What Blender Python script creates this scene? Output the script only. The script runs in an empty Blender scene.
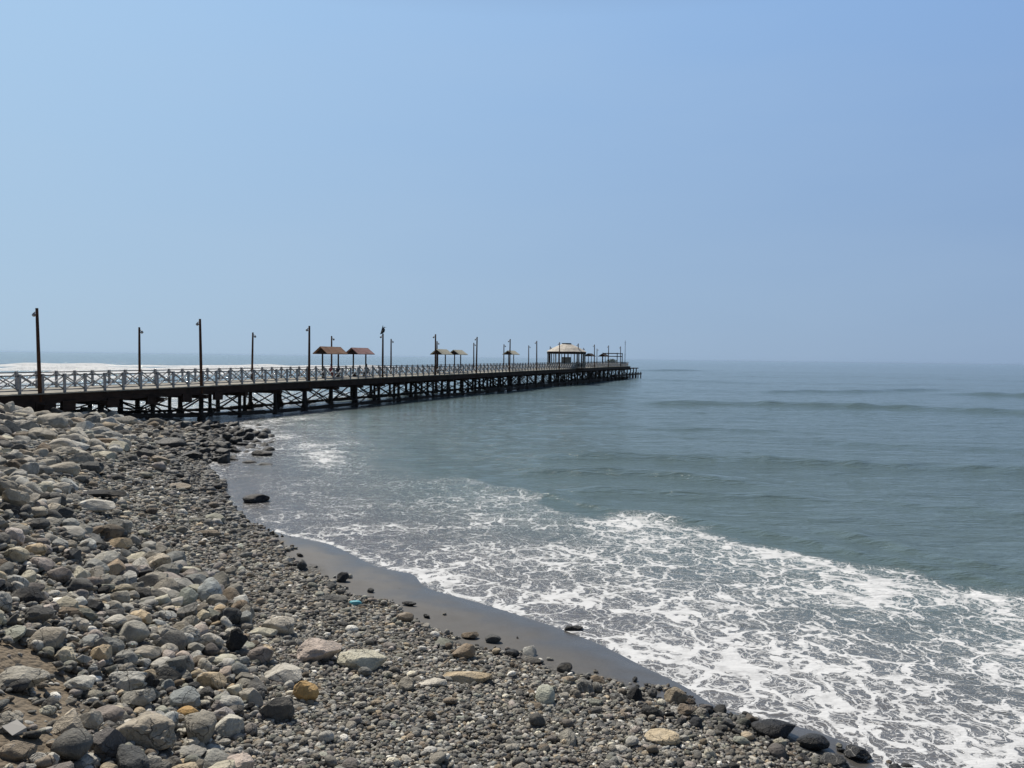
import bpy, math, random
import numpy as np
from mathutils import Vector, Matrix, noise as mnoise

SC = bpy.context.scene
COL = SC.collection
R = math.radians
RNG = np.random.default_rng(11)
random.seed(11)

# ------------------------------------------------------------------ camera
W, H, F = 1024, 768, 768.0
EYE = 5.2
PITCH = math.atan(26.0 / F)
ROLL = math.atan(0.0125)
cd = bpy.data.cameras.new('camera')
cam = bpy.data.objects.new('camera', cd)
COL.objects.link(cam)
cam.matrix_world = Matrix.Translation((0, 0, EYE)) @ Matrix.Rotation(math.pi/2 - PITCH, 4, 'X') @ Matrix.Rotation(ROLL, 4, 'Z')
cd.sensor_width = 36.0
cd.lens = 36.0 * F / W
cd.clip_start = 0.1
cd.clip_end = 120000
SC.camera = cam
CR = np.array(cam.matrix_world.to_3x3())

# ------------------------------------------------------------------ sky, sun, exposure
SUN_EL, SUN_AZ = 50.0, -34.0           # azimuth measured from +Y (the view) towards +X
wd = bpy.data.worlds.new('World')
SC.world = wd
wd.use_nodes = True
wn, wl = wd.node_tree.nodes, wd.node_tree.links
bg = wn['Background']
sky = wn.new('ShaderNodeTexSky')
sky.sky_type = 'NISHITA'
sky.sun_disc = False
sky.sun_elevation = R(SUN_EL)
sky.sun_rotation = R(SUN_AZ)
sky.altitude = 0
sky.air_density = 1.0
sky.dust_density = .6
sky.ozone_density = 2.2
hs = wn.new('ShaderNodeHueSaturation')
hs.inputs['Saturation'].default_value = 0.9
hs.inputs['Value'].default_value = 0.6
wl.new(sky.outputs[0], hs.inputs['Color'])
# humid coastal air: evens the clear sky towards a pale blue near the horizon
tcw = wn.new('ShaderNodeTexCoord')
sep = wn.new('ShaderNodeSeparateXYZ')
wl.new(tcw.outputs['Generated'], sep.inputs[0])
def wmr(src, a, b, c, d):
    q = wn.new('ShaderNodeMapRange')
    for k, v_ in (('From Min', a), ('From Max', b), ('To Min', c), ('To Max', d)): q.inputs[k].default_value = v_
    wl.new(src, q.inputs['Value']); return q.outputs[0]
def wmix(f, A, B):
    q = wn.new('ShaderNodeMix'); q.data_type = 'RGBA'
    for k, v_ in ((0, f), (6, A), (7, B)):
        if isinstance(v_, bpy.types.NodeSocket): wl.new(v_, q.inputs[k])
        else: q.inputs[k].default_value = tuple(c/.095 for c in v_) + (1,)
    return q.outputs[2]
side = wmr(sep.outputs['X'], -.55, .55, 0, 1)
up_ = wmr(sep.outputs['Z'], 0, .42, 0, 1)
low = wmix(side, (.40, .555, .72), (.28, .40, .58))
high = wmix(side, (.40, .62, .89), (.25, .43, .76))
vapour = wmix(up_, low, high)
cln = wn.new('ShaderNodeTexNoise'); cmp_ = wn.new('ShaderNodeMapping')
cmp_.inputs['Scale'].default_value = (1.2, 1.2, 5.0)
wl.new(tcw.outputs['Generated'], cmp_.inputs[0]); wl.new(cmp_.outputs[0], cln.inputs['Vector'])
cln.inputs['Scale'].default_value = 1.6; cln.inputs['Detail'].default_value = 4
vapour = wmix(wmr(cln.outputs[0], .4, .7, 0, .12), vapour, (.46, .60, .76))
mxw = wn.new('ShaderNodeMix'); mxw.data_type = 'RGBA'
fz = wmr(sep.outputs['Z'], .40, .60, .92, .03)
fy = wmr(sep.outputs['Y'], -.3, .3, .15, 1.0)
fm_ = wn.new('ShaderNodeMath'); fm_.operation = 'MULTIPLY'
wl.new(fz, fm_.inputs[0]); wl.new(fy, fm_.inputs[1])
wl.new(fm_.outputs[0], mxw.inputs[0])
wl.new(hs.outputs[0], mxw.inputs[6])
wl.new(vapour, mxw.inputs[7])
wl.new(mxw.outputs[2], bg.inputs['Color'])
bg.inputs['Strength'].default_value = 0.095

sd = bpy.data.lights.new('sun', 'SUN')
sd.energy = 5.0
sd.angle = R(0.6)
sd.color = (1.0, 0.93, 0.82)
sun = bpy.data.objects.new('sun', sd)
COL.objects.link(sun)
az, el = R(SUN_AZ), R(SUN_EL)
sv = Vector((math.sin(az)*math.cos(el), math.cos(az)*math.cos(el), math.sin(el)))
sun.rotation_euler = sv.to_track_quat('Z', 'Y').to_euler()
sun.location = (0, 0, 60)

SC.view_settings.view_transform = 'Standard'
SC.view_settings.look = 'None'
SC.view_settings.exposure = 0.0
SC.view_settings.gamma = 1.0
SC.view_settings.use_curve_mapping = False
SC.render.engine = 'CYCLES'
SC.cycles.use_denoising = True
SC.cycles.max_bounces = 5
SC.cycles.caustics_reflective = False
SC.cycles.caustics_refractive = False
SC.cycles.sample_clamp_indirect = 4.0

# ------------------------------------------------------------------ projection helpers
def ray(px, py):
    v = np.array([(px - W/2)/F, -(py - H/2)/F, -1.0])
    return CR @ v

def on_z(px, py, z=0.0):
    d = ray(px, py)
    t = (z - EYE)/d[2]
    return np.array([d[0]*t, d[1]*t, z])

def proj(P):
    P = np.asarray(P, float).reshape(-1, 3) - np.array([0, 0, EYE])
    c = P @ CR
    zc = np.minimum(c[:, 2], -0.01)
    return np.stack([W/2 - F*c[:, 0]/zc, H/2 + F*c[:, 1]/zc], 1)

def smooth(a, b, x):
    t = np.clip((x - a)/(b - a), 0, 1)
    return t*t*(3 - 2*t)

_ng = {}
def vnoise(x, y, seed=0):
    """value noise in 0..1 on a 256 torus"""
    if seed not in _ng:
        _ng[seed] = np.random.default_rng(1000 + seed).random((256, 256))
    g = _ng[seed]
    xi, yi = np.floor(x).astype(int), np.floor(y).astype(int)
    fx, fy = x - xi, y - yi
    fx, fy = fx*fx*(3 - 2*fx), fy*fy*(3 - 2*fy)
    a, b = g[xi & 255, yi & 255], g[(xi+1) & 255, yi & 255]
    c, d = g[xi & 255, (yi+1) & 255], g[(xi+1) & 255, (yi+1) & 255]
    return (a*(1-fx) + b*fx)*(1-fy) + (c*(1-fx) + d*fx)*fy

def fbm(x, y, seed=0, oct=4):
    s, a, t = 0, 1.0, 0
    for i in range(oct):
        s = s + a*vnoise(x*2**i + 17.3*i, y*2**i + 5.1*i, seed + i)
        t += a
        a *= 0.5
    return s/t

# ------------------------------------------------------------------ pier line
def hline(px):
    return 350.6 + 0.0125*(px - 40) + 0.0
_d = ray(799, 384)                       # the pier's vanishing direction
PD = np.array([_d[0], _d[1]]); PD /= np.linalg.norm(PD)
_r0 = ray(38, 392)
P0 = np.array([_r0[0], _r0[1]]) * (46.3/_r0[1])
PN = np.array([-PD[1], PD[0]])           # across the pier, away from the viewer
BAY = 13.35
PW = 6.2
def pier(s, o):
    return P0 + PD*s + PN*o
def deck_z(s):
    t = 3.7 + np.asarray(s, float)/BAY
    return EYE - np.interp(t, [2, 3.7, 4.7, 5.7, 6.6, 8.3, 9.75, 10.9, 12.9, 14.4, 18],
                           np.array([153, 152.4, 149.6, 145.5, 141, 137, 131, 127, 120, 113, 108])*12.5/768)

# ------------------------------------------------------------------ beach heights
shore_px = [(172, 417), (203, 425), (232, 440), (216, 457), (208, 466), (224, 485), (232, 505), (250, 522), (285, 534), (330, 543),
            (360, 556), (390, 568), (420, 573), (431, 587), (470, 598), (500, 607), (560, 626), (610, 646), (650, 668), (690, 686),
            (715, 704), (750, 716), (800, 723), (850, 739), (885, 768), (930, 815)]
back = [(60, 3.0), (34, 2.5), (24, 4.5), (14, 8), (2, 10.5), (-14, 12), (-60, 13)]
poly = [tuple(pier(s, o)) for s, o in back[1:]][::-1]
poly += [tuple(on_z(x, y)[:2]) for x, y in shore_px]
poly += [(9.5, 5.5), (14, 1), (24, -10), (20, -60), (-160, -60), (-160, 20)]
poly = np.array(poly)

def sdist(x, y):
    """signed distance to the shoreline, positive on land"""
    x = np.asarray(x, float); y = np.asarray(y, float)
    best = np.full(x.shape, 1e9)
    inside = np.zeros(x.shape, bool)
    n = len(poly)
    for i in range(n):
        ax, ay = poly[i]; bx, by = poly[(i+1) % n]
        dx, dy = bx-ax, by-ay
        t = np.clip(((x-ax)*dx + (y-ay)*dy)/(dx*dx + dy*dy), 0, 1)
        best = np.minimum(best, (x-ax-t*dx)**2 + (y-ay-t*dy)**2)
        c = (ay > y) != (by > y)
        with np.errstate(divide='ignore', invalid='ignore'):
            xi = (bx-ax)*(y-ay)/(by-ay if by != ay else 1e-9) + ax
        inside ^= c & (x < xi)
    d = np.sqrt(best)
    return np.where(inside, d, -d)

ctrl = [(x, y, 0.0) for x, y in shore_px]
ctrl += [(400, 595, .07), (470, 620, .09), (520, 640, .1), (620, 672, .1), (700, 706, .06), (330, 568, .07)]
ctrl += [(258, 535, .13), (300, 568, .16), (350, 600, .18), (400, 618, .2), (450, 644, .22), (520, 668, .22), (600, 692, .22),
         (680, 720, .2), (740, 740, .15), (800, 762, .1)]
ctrl += [(640, 768, .42), (500, 768, .62), (560, 720, .4), (400, 700, .62), (300, 768, 1.05), (200, 768, 1.3), (100, 768, 1.6), (0, 768, 1.95),
         (0, 700, 2.0), (0, 600, 2.15), (100, 700, 1.5), (100, 600, 1.4), (200, 680, 1.1), (200, 600, .85), (300, 640, .65), (300, 600, .38),
         (0, 500, 2.25), (60, 500, 1.8), (120, 500, 1.05), (190, 500, .4), (120, 550, 1.1), (200, 550, .5), (0, 450, 2.05), (60, 450, 1.5),
         (120, 450, .9), (180, 450, .3), (0, 414, 1.75), (60, 416, 1.0), (100, 419, .65), (140, 417, .45)]
cw = [tuple(on_z(*c)) for c in ctrl]
for s, o, z in [(-14, 0, 1.8), (-14, 6, 1.1), (0, 5, .8), (10, 3, .5), (20, 2, .2), (-40, 4, 1.9), (-3, -2, 1.5)]:
    p = pier(s, o); cw.append((p[0], p[1], z))
cw += [(-45, 30, 2.6), (-30, 20, 2.6), (-18, 8, 2.5), (-8, 2, 2.4), (0, 2, 1.4), (4, 4, .7), (9, 2, .4), (-10, -10, 3), (10, -8, 1.0),
       (-60, -30, 3.2), (-80, 30, 3.0)]
cw = np.array(cw)

def _tps_fit(C):
    n = len(C)
    r2 = ((C[:, None, :2] - C[None, :, :2])**2).sum(-1)
    K = 0.5*r2*np.log(r2 + 1e-12) + np.eye(n)*0.15
    Pm = np.hstack([np.ones((n, 1)), C[:, :2]])
    A = np.block([[K, Pm], [Pm.T, np.zeros((3, 3))]])
    return np.linalg.solve(A, np.concatenate([C[:, 2], np.zeros(3)]))
_tw = _tps_fit(cw)
def tps(x, y):
    out = _tw[-3] + _tw[-2]*x + _tw[-1]*y
    for i in range(len(cw)):
        r2 = (x-cw[i, 0])**2 + (y-cw[i, 1])**2
        out = out + _tw[i]*0.5*r2*np.log(r2 + 1e-12)
    return out

def height_raw(x, y):
    d = sdist(x, y)
    land = np.clip(tps(x, y), 0.022*np.minimum(d, 3) + 0.0, 3.4)
    land = np.minimum(land, 0.30*np.maximum(d, 0) + 0.0)
    lump = (fbm(x*0.9, y*0.9, 3) - .5)*0.28*smooth(0.5, 1.6, land)
    return np.where(d > 0, land + lump, np.maximum(-0.09*(-d), -3.0)), d

# raster for fast lookups
GX0, GY0, GS = -75.0, -12.0, 0.125
GXn, GYn = int(100/GS), int(90/GS)
_gx = GX0 + np.arange(GXn)*GS
_gy = GY0 + np.arange(GYn)*GS
_XX, _YY = np.meshgrid(_gx, _gy, indexing='ij')
HG, DG = height_raw(_XX, _YY)
def _lookup(G, x, y):
    u = np.clip((np.asarray(x, float)-GX0)/GS, 0, GXn-1.001); v = np.clip((np.asarray(y, float)-GY0)/GS, 0, GYn-1.001)
    i, j = u.astype(int), v.astype(int); a, b = u-i, v-j
    return (G[i, j]*(1-a)+G[i+1, j]*a)*(1-b) + (G[i, j+1]*(1-a)+G[i+1, j+1]*a)*b
def hgt(x, y): return _lookup(HG, x, y)
def sdi(x, y): return _lookup(DG, x, y)

def ground(px, py):
    """where the view ray through a pixel meets the beach or the water"""
    d = ray(px, py)
    t = np.arange(3.0, 95.0, 0.04)/np.hypot(d[0], d[1])
    x, y, z = d[0]*t, d[1]*t, EYE + d[2]*t
    g = np.maximum(hgt(x, y), 0.0)
    k = np.nonzero(z < g)[0]
    i = k[0] if len(k) else len(t)-1
    return np.array([x[i], y[i], g[i]])

# ------------------------------------------------------------------ mesh helpers
def np_mesh(name, V, faces_tri=None, quads=None, smooth_=True, loops=None):
    me = bpy.data.meshes.new(name)
    V = np.asarray(V, np.float32)
    me.vertices.add(len(V)); me.vertices.foreach_set('co', V.ravel())
    Fc, k = (faces_tri, 3) if faces_tri is not None else (quads, 4)
    Fc = np.asarray(Fc, np.int32)
    me.loops.add(Fc.size); me.loops.foreach_set('vertex_index', Fc.ravel())
    me.polygons.add(len(Fc))
    me.polygons.foreach_set('loop_start', np.arange(0, Fc.size, k, dtype=np.int32))
    me.polygons.foreach_set('loop_total', np.full(len(Fc), k, np.int32))
    me.polygons.foreach_set('use_smooth', np.full(len(Fc), smooth_, bool))
    me.update(calc_edges=True)
    return me

def add_attr(me, name, vals, typ='FLOAT'):
    a = me.attributes.new(name, typ, 'POINT')
    if typ == 'FLOAT':
        a.data.foreach_set('value', np.asarray(vals, np.float32).ravel())
    else:
        v = np.asarray(vals, np.float32)
        if v.shape[1] == 3: v = np.hstack([v, np.ones((len(v), 1), np.float32)])
        a.data.foreach_set('color', v.ravel())

def link(name, me, mat=None, parent=None):
    o = bpy.data.objects.new(name, me)
    COL.objects.link(o)
    if mat is not None and me is not None and len(me.materials) == 0: me.materials.append(mat)
    if parent is not None: o.parent = parent
    return o

def tag(o, label=None, cat=None, group=None, kind=None):
    for k, v in (('label', label), ('category', cat), ('group', group), ('kind', kind)):
        if v: o[k] = v
    return o

def empty(name, loc=(0, 0, 0), rz=0.0, parent=None):
    o = bpy.data.objects.new(name, None)
    COL.objects.link(o); o.location = loc; o.rotation_euler = (0, 0, rz); o.empty_display_size = .2
    if parent is not None: o.parent = parent
    return o

class MB:
    """collects shapes into ONE mesh"""
    def __init__(s): s.v = []; s.f = []
    def add(s, vs, fs):
        b = len(s.v); s.v += [tuple(p) for p in vs]; s.f += [tuple(b+i for i in f) for f in fs]
    def box(s, x0, x1, y0, y1, z0, z1, jit=0):
        vs = [(x, y, z) for x in (x0, x1) for y in (y0, y1) for z in (z0, z1)]
        if jit: vs = [tuple(c + random.uniform(-jit, jit) for c in p) for p in vs]
        s.add(vs, [(0, 1, 3, 2), (4, 6, 7, 5), (0, 4, 5, 1), (2, 3, 7, 6), (0, 2, 6, 4), (1, 5, 7, 3)])
    def bar(s, a, b, w, h, up=(0, 0, 1)):
        a, b = Vector(a), Vector(b); d = (b-a).normalized(); up = Vector(up)
        if abs(d.dot(up)) > .98: up = Vector((1, 0, 0))
        x = d.cross(up).normalized()*w/2; y = x.normalized().cross(d)*h/2
        vs = [p + sx*x + sy*y for p in (a, b) for sx, sy in ((-1, -1), (1, -1), (1, 1), (-1, 1))]
        s.add(vs, [(3, 2, 1, 0), (4, 5, 6, 7), (0, 1, 5, 4), (1, 2, 6, 5), (2, 3, 7, 6), (3, 0, 4, 7)])
    def tube(s, pts, rs, n=8, cap=True):
        pts = [Vector(p) for p in pts]; b = len(s.v)
        for i, p in enumerate(pts):
            d = (pts[min(i+1, len(pts)-1)] - pts[max(i-1, 0)]).normalized()
            u = d.cross(Vector((0.3, 1, 0.1))).normalized(); w = d.cross(u)
            for k in range(n):
                a = 2*math.pi*k/n
                s.v.append(tuple(p + (u*math.cos(a) + w*math.sin(a))*rs[i]))
        for i in range(len(pts)-1):
            for k in range(n):
                s.f.append((b+i*n+k, b+i*n+(k+1) % n, b+(i+1)*n+(k+1) % n, b+(i+1)*n+k))
        if cap:
            s.f.append(tuple(b+k for k in range(n))[::-1]); s.f.append(tuple(b+(len(pts)-1)*n+k for k in range(n)))
    def ball(s, c, r, n=8, m=6):
        pr = [math.pi*i/m for i in range(m+1)]
        pts = [(c[0], c[1], c[2] - r[2]*math.cos(a)) for a in pr]
        b = len(s.v)
        for i, a in enumerate(pr):
            for k in range(n):
                t = 2*math.pi*k/n
                s.v.append((c[0]+r[0]*max(math.sin(a), .02)*math.cos(t), c[1]+r[1]*max(math.sin(a), .02)*math.sin(t), pts[i][2]))
        for i in range(m):
            for k in range(n): s.f.append((b+i*n+k, b+i*n+(k+1) % n, b+(i+1)*n+(k+1) % n, b+(i+1)*n+k))
    def mesh(s, name, sm=False):
        me = bpy.data.meshes.new(name); me.from_pydata(s.v, [], s.f)
        if sm:
            me.polygons.foreach_set('use_smooth', [True]*len(me.polygons))
        me.update(); return me
    def build(s, name, mat, parent=None, sm=False):
        return link(name, s.mesh(name, sm), mat, parent)

# ------------------------------------------------------------------ materials
class NT:
    def __init__(s, name):
        s.m = bpy.data.materials.new(name); s.m.use_nodes = True
        s.n, s.l = s.m.node_tree.nodes, s.m.node_tree.links
        s.b = s.n['Principled BSDF']
    def node(s, t, ins=None, **kw):
        o = s.n.new('ShaderNode'+t)
        for k, v in kw.items(): setattr(o, k, v)
        for k, v in (ins or {}).items():
            if isinstance(v, bpy.types.NodeSocket): s.l.new(v, o.inputs[k])
            else: o.inputs[k].default_value = v
        return o
    def math(s, op, a, b=0.0, c=None, clamp=False):
        ins = {0: a, 1: b}
        if c is not None: ins[2] = c
        return s.node('Math', ins, operation=op, use_clamp=clamp).outputs[0]
    def mr(s, v, a, b, c=0.0, d=1.0, smooth=False):
        return s.node('MapRange', {0: v, 1: a, 2: b, 3: c, 4: d}, interpolation_type='SMOOTHSTEP' if smooth else 'LINEAR').outputs[0]
    def mix(s, f, a, b, blend='MIX'):
        o = s.n.new('ShaderNodeMix'); o.data_type = 'RGBA'; o.blend_type = blend
        for k, v in ((0, f), (6, a), (7, b)):
            if isinstance(v, bpy.types.NodeSocket): s.l.new(v, o.inputs[k])
            else: o.inputs[k].default_value = v if k == 0 or len(v) == 4 else (*v, 1)
        return o.outputs[2]
    def noise(s, vec, scale, detail=4, rough=.55, dist=0.0):
        return s.node('TexNoise', {'Vector': vec, 'Scale': scale, 'Detail': detail, 'Roughness': rough, 'Distortion': dist}).outputs[0]
    def mapping(s, vec, scale=(1, 1, 1), rot=(0, 0, 0), loc=(0, 0, 0)):
        return s.node('Mapping', {'Vector': vec, 'Scale': scale, 'Rotation': rot, 'Location': loc}).outputs[0]
    def obj(s): return s.node('TexCoord').outputs['Object']
    def pos(s): return s.node('NewGeometry').outputs['Position']
    def attr(s, name): return s.node('Attribute', attribute_name=name)
    def out(s, **kw):
        for k, v in kw.items():
            k = k.replace('_', ' ')
            if isinstance(v, bpy.types.NodeSocket): s.l.new(v, s.b.inputs[k])
            else: s.b.inputs[k].default_value = (*v, 1) if isinstance(v, tuple) and len(v) == 3 else v
        return s.m
    def bump(s, h, strength=.5, dist=.02, nrm=None):
        ins = {'Height': h, 'Strength': strength, 'Distance': dist}
        if nrm is not None: ins['Normal'] = nrm
        return s.node('Bump', ins).outputs[0]

def stone_mat(name, from_attr):
    n = NT(name)
    if from_attr:
        col = n.attr('tone').outputs['Color']; vec = n.pos(); wet = n.attr('wet').outputs['Fac']
    else:
        oi = n.node('ObjectInfo'); col = oi.outputs['Color']; wet = n.math('SUBTRACT', 1.0, oi.outputs['Alpha'])
        vec = n.node('VectorMath', {0: n.pos(), 1: n.node('CombineXYZ', {0: oi.outputs['Random']}).outputs[0]}, operation='ADD').outputs[0]
    a = n.noise(vec, 7, 5, .6); b = n.noise(vec, 38, 4, .65)
    m = n.math('ADD', n.mr(a, .3, .7, .70, 1.22), n.mr(b, .3, .7, -.16, .16))
    col2 = n.mix(1.0, col, n.node('CombineColor', {0: m, 1: m, 2: m}).outputs[0], 'MULTIPLY')
    # dusty, lichen-pale tops of the fabric of the stone
    col3 = n.mix(n.mr(n.noise(vec, 3.1, 3), .52, .7, 0, .35), col2, (.30, .275, .23))
    colw = n.mix(wet, col3, n.mix(1.0, col3, (.33, .34, .36), 'MULTIPLY'))
    wv = n.node('VectorMath', {0: vec, 1: n.node('VectorMath', {0: n.node('TexNoise', {'Vector': vec, 'Scale': 4.0, 'Detail': 3.0}).outputs['Color'], 'Scale': .35}, operation='SCALE').outputs[0]}, operation='ADD').outputs[0]
    ck = n.node('TexVoronoi', {'Vector': wv, 'Scale': 3.4}, feature='DISTANCE_TO_EDGE').outputs['Distance']
    crack = n.math('MULTIPLY', n.mr(ck, 0.0, .022, 1, 0), n.mr(n.noise(vec, 2.2, 2), .48, .56))
    colw = n.mix(n.math('MULTIPLY', crack, .6), colw, (.03, .028, .025))
    vein = n.math('MULTIPLY', n.mr(n.math('ABSOLUTE', n.math('SUBTRACT', n.noise(vec, 2.8, 3, .5, .6), .5)), 0, .009, 1, 0), n.mr(n.noise(vec, 1.3, 2), .56, .62))
    colw = n.mix(n.math('MULTIPLY', vein, .55), colw, (.5, .48, .44))
    spk = n.mr(n.noise(vec, 120, 2), .62, .72, 0, .3)
    colw = n.mix(spk, colw, (.4, .39, .36))
    h = n.math('ADD', n.math('MULTIPLY', a, .8), n.math('SUBTRACT', n.math('MULTIPLY', b, .4), n.math('MULTIPLY', crack, .25)))
    return n.out(Base_Color=colw, Roughness=n.mr(wet, 0, 1, .85, .5), Specular_IOR_Level=n.mr(wet, 0, 1, .2, .3), Normal=n.bump(h, 1.0, .06))
M_STONE = stone_mat('stone', False)
M_STONES = stone_mat('stones_mass', True)

def timber_mat(name, c0, c1, scale=1.0, rough=.85):
    n = NT(name); v = n.obj()
    a = n.noise(n.mapping(v, (1.2*scale, 1.2*scale, 9*scale)), 2.0, 4)
    b = n.noise(v, 1.3, 3)
    c = n.mix(n.mr(a, .3, .7), c0, c1)
    c = n.mix(n.mr(b, .45, .7, 0, .6), c, tuple(x*.45 for x in c0))
    return n.out(Base_Color=c, Roughness=rough, Specular_IOR_Level=.2, Normal=n.bump(a, .5, .01))
M_PILE = timber_mat('tarred_timber', (.018, .015, .013), (.05, .038, .03))
M_BEAM = timber_mat('dark_timber', (.021, .014, .011), (.052, .031, .023))
M_POST = timber_mat('lamp_post_timber', (.05, .026, .018), (.12, .06, .036))
M_RAIL = timber_mat('grey_timber', (.22, .22, .23), (.42, .42, .42))
M_RAILD = timber_mat('grey_brown_timber', (.09, .085, .085), (.19, .18, .175))
M_DECK = timber_mat('deck_timber', (.22, .21, .18), (.42, .39, .33))
M_ROOFT = timber_mat('rust_red_roofing', (.24, .13, .085), (.38, .23, .15))
M_ROOFR = timber_mat('faded_red_roofing', (.28, .15, .14), (.40, .25, .23))
M_ROOFP = timber_mat('pale_roofing', (.38, .36, .28), (.55, .52, .42))
M_PAV = timber_mat('pavilion_roofing', (.50, .46, .40), (.68, .63, .56), .4)
M_PAVW = timber_mat('pavilion_paint', (.22, .22, .21), (.42, .41, .39), .4)
M_METAL = NT('lamp_metal').out(Base_Color=(.32, .34, .36), Metallic=.6, Roughness=.5)
M_DARKM = NT('dark_metal').out(Base_Color=(.04, .045, .05), Metallic=.3, Roughness=.6)
M_CLOTHR = NT('red_cloth').out(Base_Color=(.30, .05, .05), Roughness=.9)
M_CLOTHD = NT('dark_cloth').out(Base_Color=(.02, .02, .03), Roughness=.9)
M_SKIN = NT('skin').out(Base_Color=(.28, .16, .11), Roughness=.6)
M_FEATH = NT('feathers').out(Base_Color=(.022, .022, .025), Roughness=.7)
_n = NT('leaves'); M_LEAF = _n.out(Base_Color=_n.mix(_n.noise(_n.obj(), 2.0), (.05, .07, .03), (.12, .12, .06)), Roughness=.8)

# ------------------------------------------------------------------ beach terrain
def tensor_grid(xs, ys):
    X, Y = np.meshgrid(xs, ys, indexing='ij')
    nx, ny = len(xs), len(ys)
    i = (np.arange(nx-1)[:, None]*ny + np.arange(ny-1)[None, :]).ravel()
    q = np.stack([i, i+ny, i+ny+1, i+1], 1)
    return X.ravel(), Y.ravel(), q
def spaced(a, b, fn):
    out = [a]
    while out[-1] < b: out.append(out[-1] + fn(out[-1]))
    return np.array(out)
xs = spaced(-74, 24, lambda x: .12 if -13 < x < 7 else (.22 if -32 < x <= -13 else .8))
ys = spaced(-11, 77, lambda y: .12 if 5 < y < 24 else (.24 if 24 <= y < 62 else .8))
tx, ty, tq = tensor_grid(xs, ys)
tz, td = height_raw(tx, ty)
def stone_edge(x, y, d):
    """distance inland at which shingle takes over from wet sand"""
    p = proj(np.stack([x, y, np.maximum(hgt(x, y), 0)], 1))
    e = np.interp(p[:, 0], [160, 215, 235, 262, 300, 350, 400, 450, 520, 600, 680, 740, 800, 870],
                           [418, 440, 505, 532, 568, 598, 618, 646, 668, 688, 706, 724, 745, 772])
    return p, e
tp, te = stone_edge(tx, ty, td)
tn = fbm(tx*1.1, ty*1.1, 8)
shingle = smooth(-6, 8, tp[:, 1] - te + (tn-.5)*44) * (td > 0.05)
shingle = np.where((ty < 4) | (tp[:, 0] < 160), (td > 1.0)*1.0, shingle)
dirt = smooth(125, 70, tp[:, 0] + (tn-.5)*60) * smooth(610, 645, tp[:, 1] + (tn-.5)*50)
dirt = np.where(ty < 3, 0, dirt)
tz = tz + np.where(td > 0, (fbm(tx*4, ty*4, 20)-.5)*.07*shingle + (fbm(tx*9, ty*9, 21)-.5)*.05*dirt, 0)
me = np_mesh('ground', np.stack([tx, ty, tz], 1), quads=tq)
add_attr(me, 'shingle', shingle)
add_attr(me, 'dirt', dirt)
add_attr(me, 'inland', td)
n = NT('beach_ground')
v = n.pos()
sh, di, inl = n.attr('shingle').outputs['Fac'], n.attr('dirt').outputs['Fac'], n.attr('inland').outputs['Fac']
vor = n.node('TexVoronoi', {'Vector': v, 'Scale': 17.0, 'Randomness': 1.0})
vor2 = n.node('TexVoronoi', {'Vector': v, 'Scale': 41.0, 'Randomness': 1.0})
sepc = n.node('SeparateColor', {0: vor.outputs['Color']})
tone = n.mr(sepc.outputs[0], 0, 1, .045, .20)
gcol = n.mix(sepc.outputs[1], (1.0, .97, .90), (.92, .98, 1.02))
gcol = n.mix(1.0, gcol, n.node('CombineColor', {0: tone, 1: tone, 2: tone}).outputs[0], 'MULTIPLY')
gcol = n.mix(n.mr(n.noise(v, .5, 4), .4, .65), gcol, n.mix(1.0, gcol, (1.25, 1.18, 1.05), 'MULTIPLY'))
gcol = n.mix(n.mr(vor.outputs['Distance'], .35, .65, 0, .75), gcol, (.025, .024, .022))
sand = n.mix(n.noise(v, 3.0, 5), (.056, .053, .05), (.095, .09, .084))
sand = n.mix(n.mr(n.noise(v, 70, 3), .56, .72, 0, .7), sand, (.17, .16, .145))
sand = n.mix(n.mr(n.noise(v, 28, 4, .7), .58, .7, 0, .6), sand, (.03, .028, .026))
drt = n.mix(n.noise(v, 5.0, 6, .65), (.13, .105, .078), (.24, .20, .15))
base = n.mix(sh, sand, gcol)
base = n.mix(di, base, drt)
hh = n.math('ADD', n.math('MULTIPLY', n.math('SUBTRACT', 1.0, vor.outputs['Distance']), sh),
            n.math('MULTIPLY', n.noise(v, 12, 6, .7), n.math('ADD', .12, n.math('MULTIPLY', di, .8))))
rough = n.mr(sh, 0, 1, n.mr(n.math('ADD', inl, n.math('MULTIPLY', n.math('SUBTRACT', n.noise(v, .9, 3), .5), 2.0)), 0.2, 1.6, .26, .7), .9)
rough = n.math('MAXIMUM', rough, di)
bm = n.bump(hh, .8, .04)
n.out(Base_Color=base, Roughness=rough, Normal=bm, Specular_IOR_Level=n.mr(sh, 0, 1, .5, .2))
land = tag(link('ground', me, n.m), kind='structure')

# ------------------------------------------------------------------ sea
az_ = np.radians(np.concatenate([np.linspace(-80, -38, 60), np.linspace(-37.8, 37.8, 420), np.linspace(38, 80, 60)]))
rr = [4.0]
while rr[-1] < 420: rr.append(rr[-1]*1.0052 + 0.012)
while rr[-1] < 20000: rr.append(rr[-1]*1.12)
rr = np.array(rr)
AA, RRr = np.meshgrid(az_, rr, indexing='ij')
sx, sy = (np.sin(AA)*RRr).ravel(), (np.cos(AA)*RRr).ravel()
na, nr = len(az_), len(rr)
ii = (np.arange(na-1)[:, None]*nr + np.arange(nr-1)[None, :]).ravel()
sq = np.stack([ii, ii+1, ii+nr+1, ii+nr], 1)
near = (RRr.ravel() < 150)
sdd = np.full(sx.shape, -200.0)
sdd[near] = sdist(sx[near], sy[near])
off = -sdd                              # metres out from the waterline
spx = proj(np.stack([sx, sy, np.zeros_like(sx)], 1))

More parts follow.
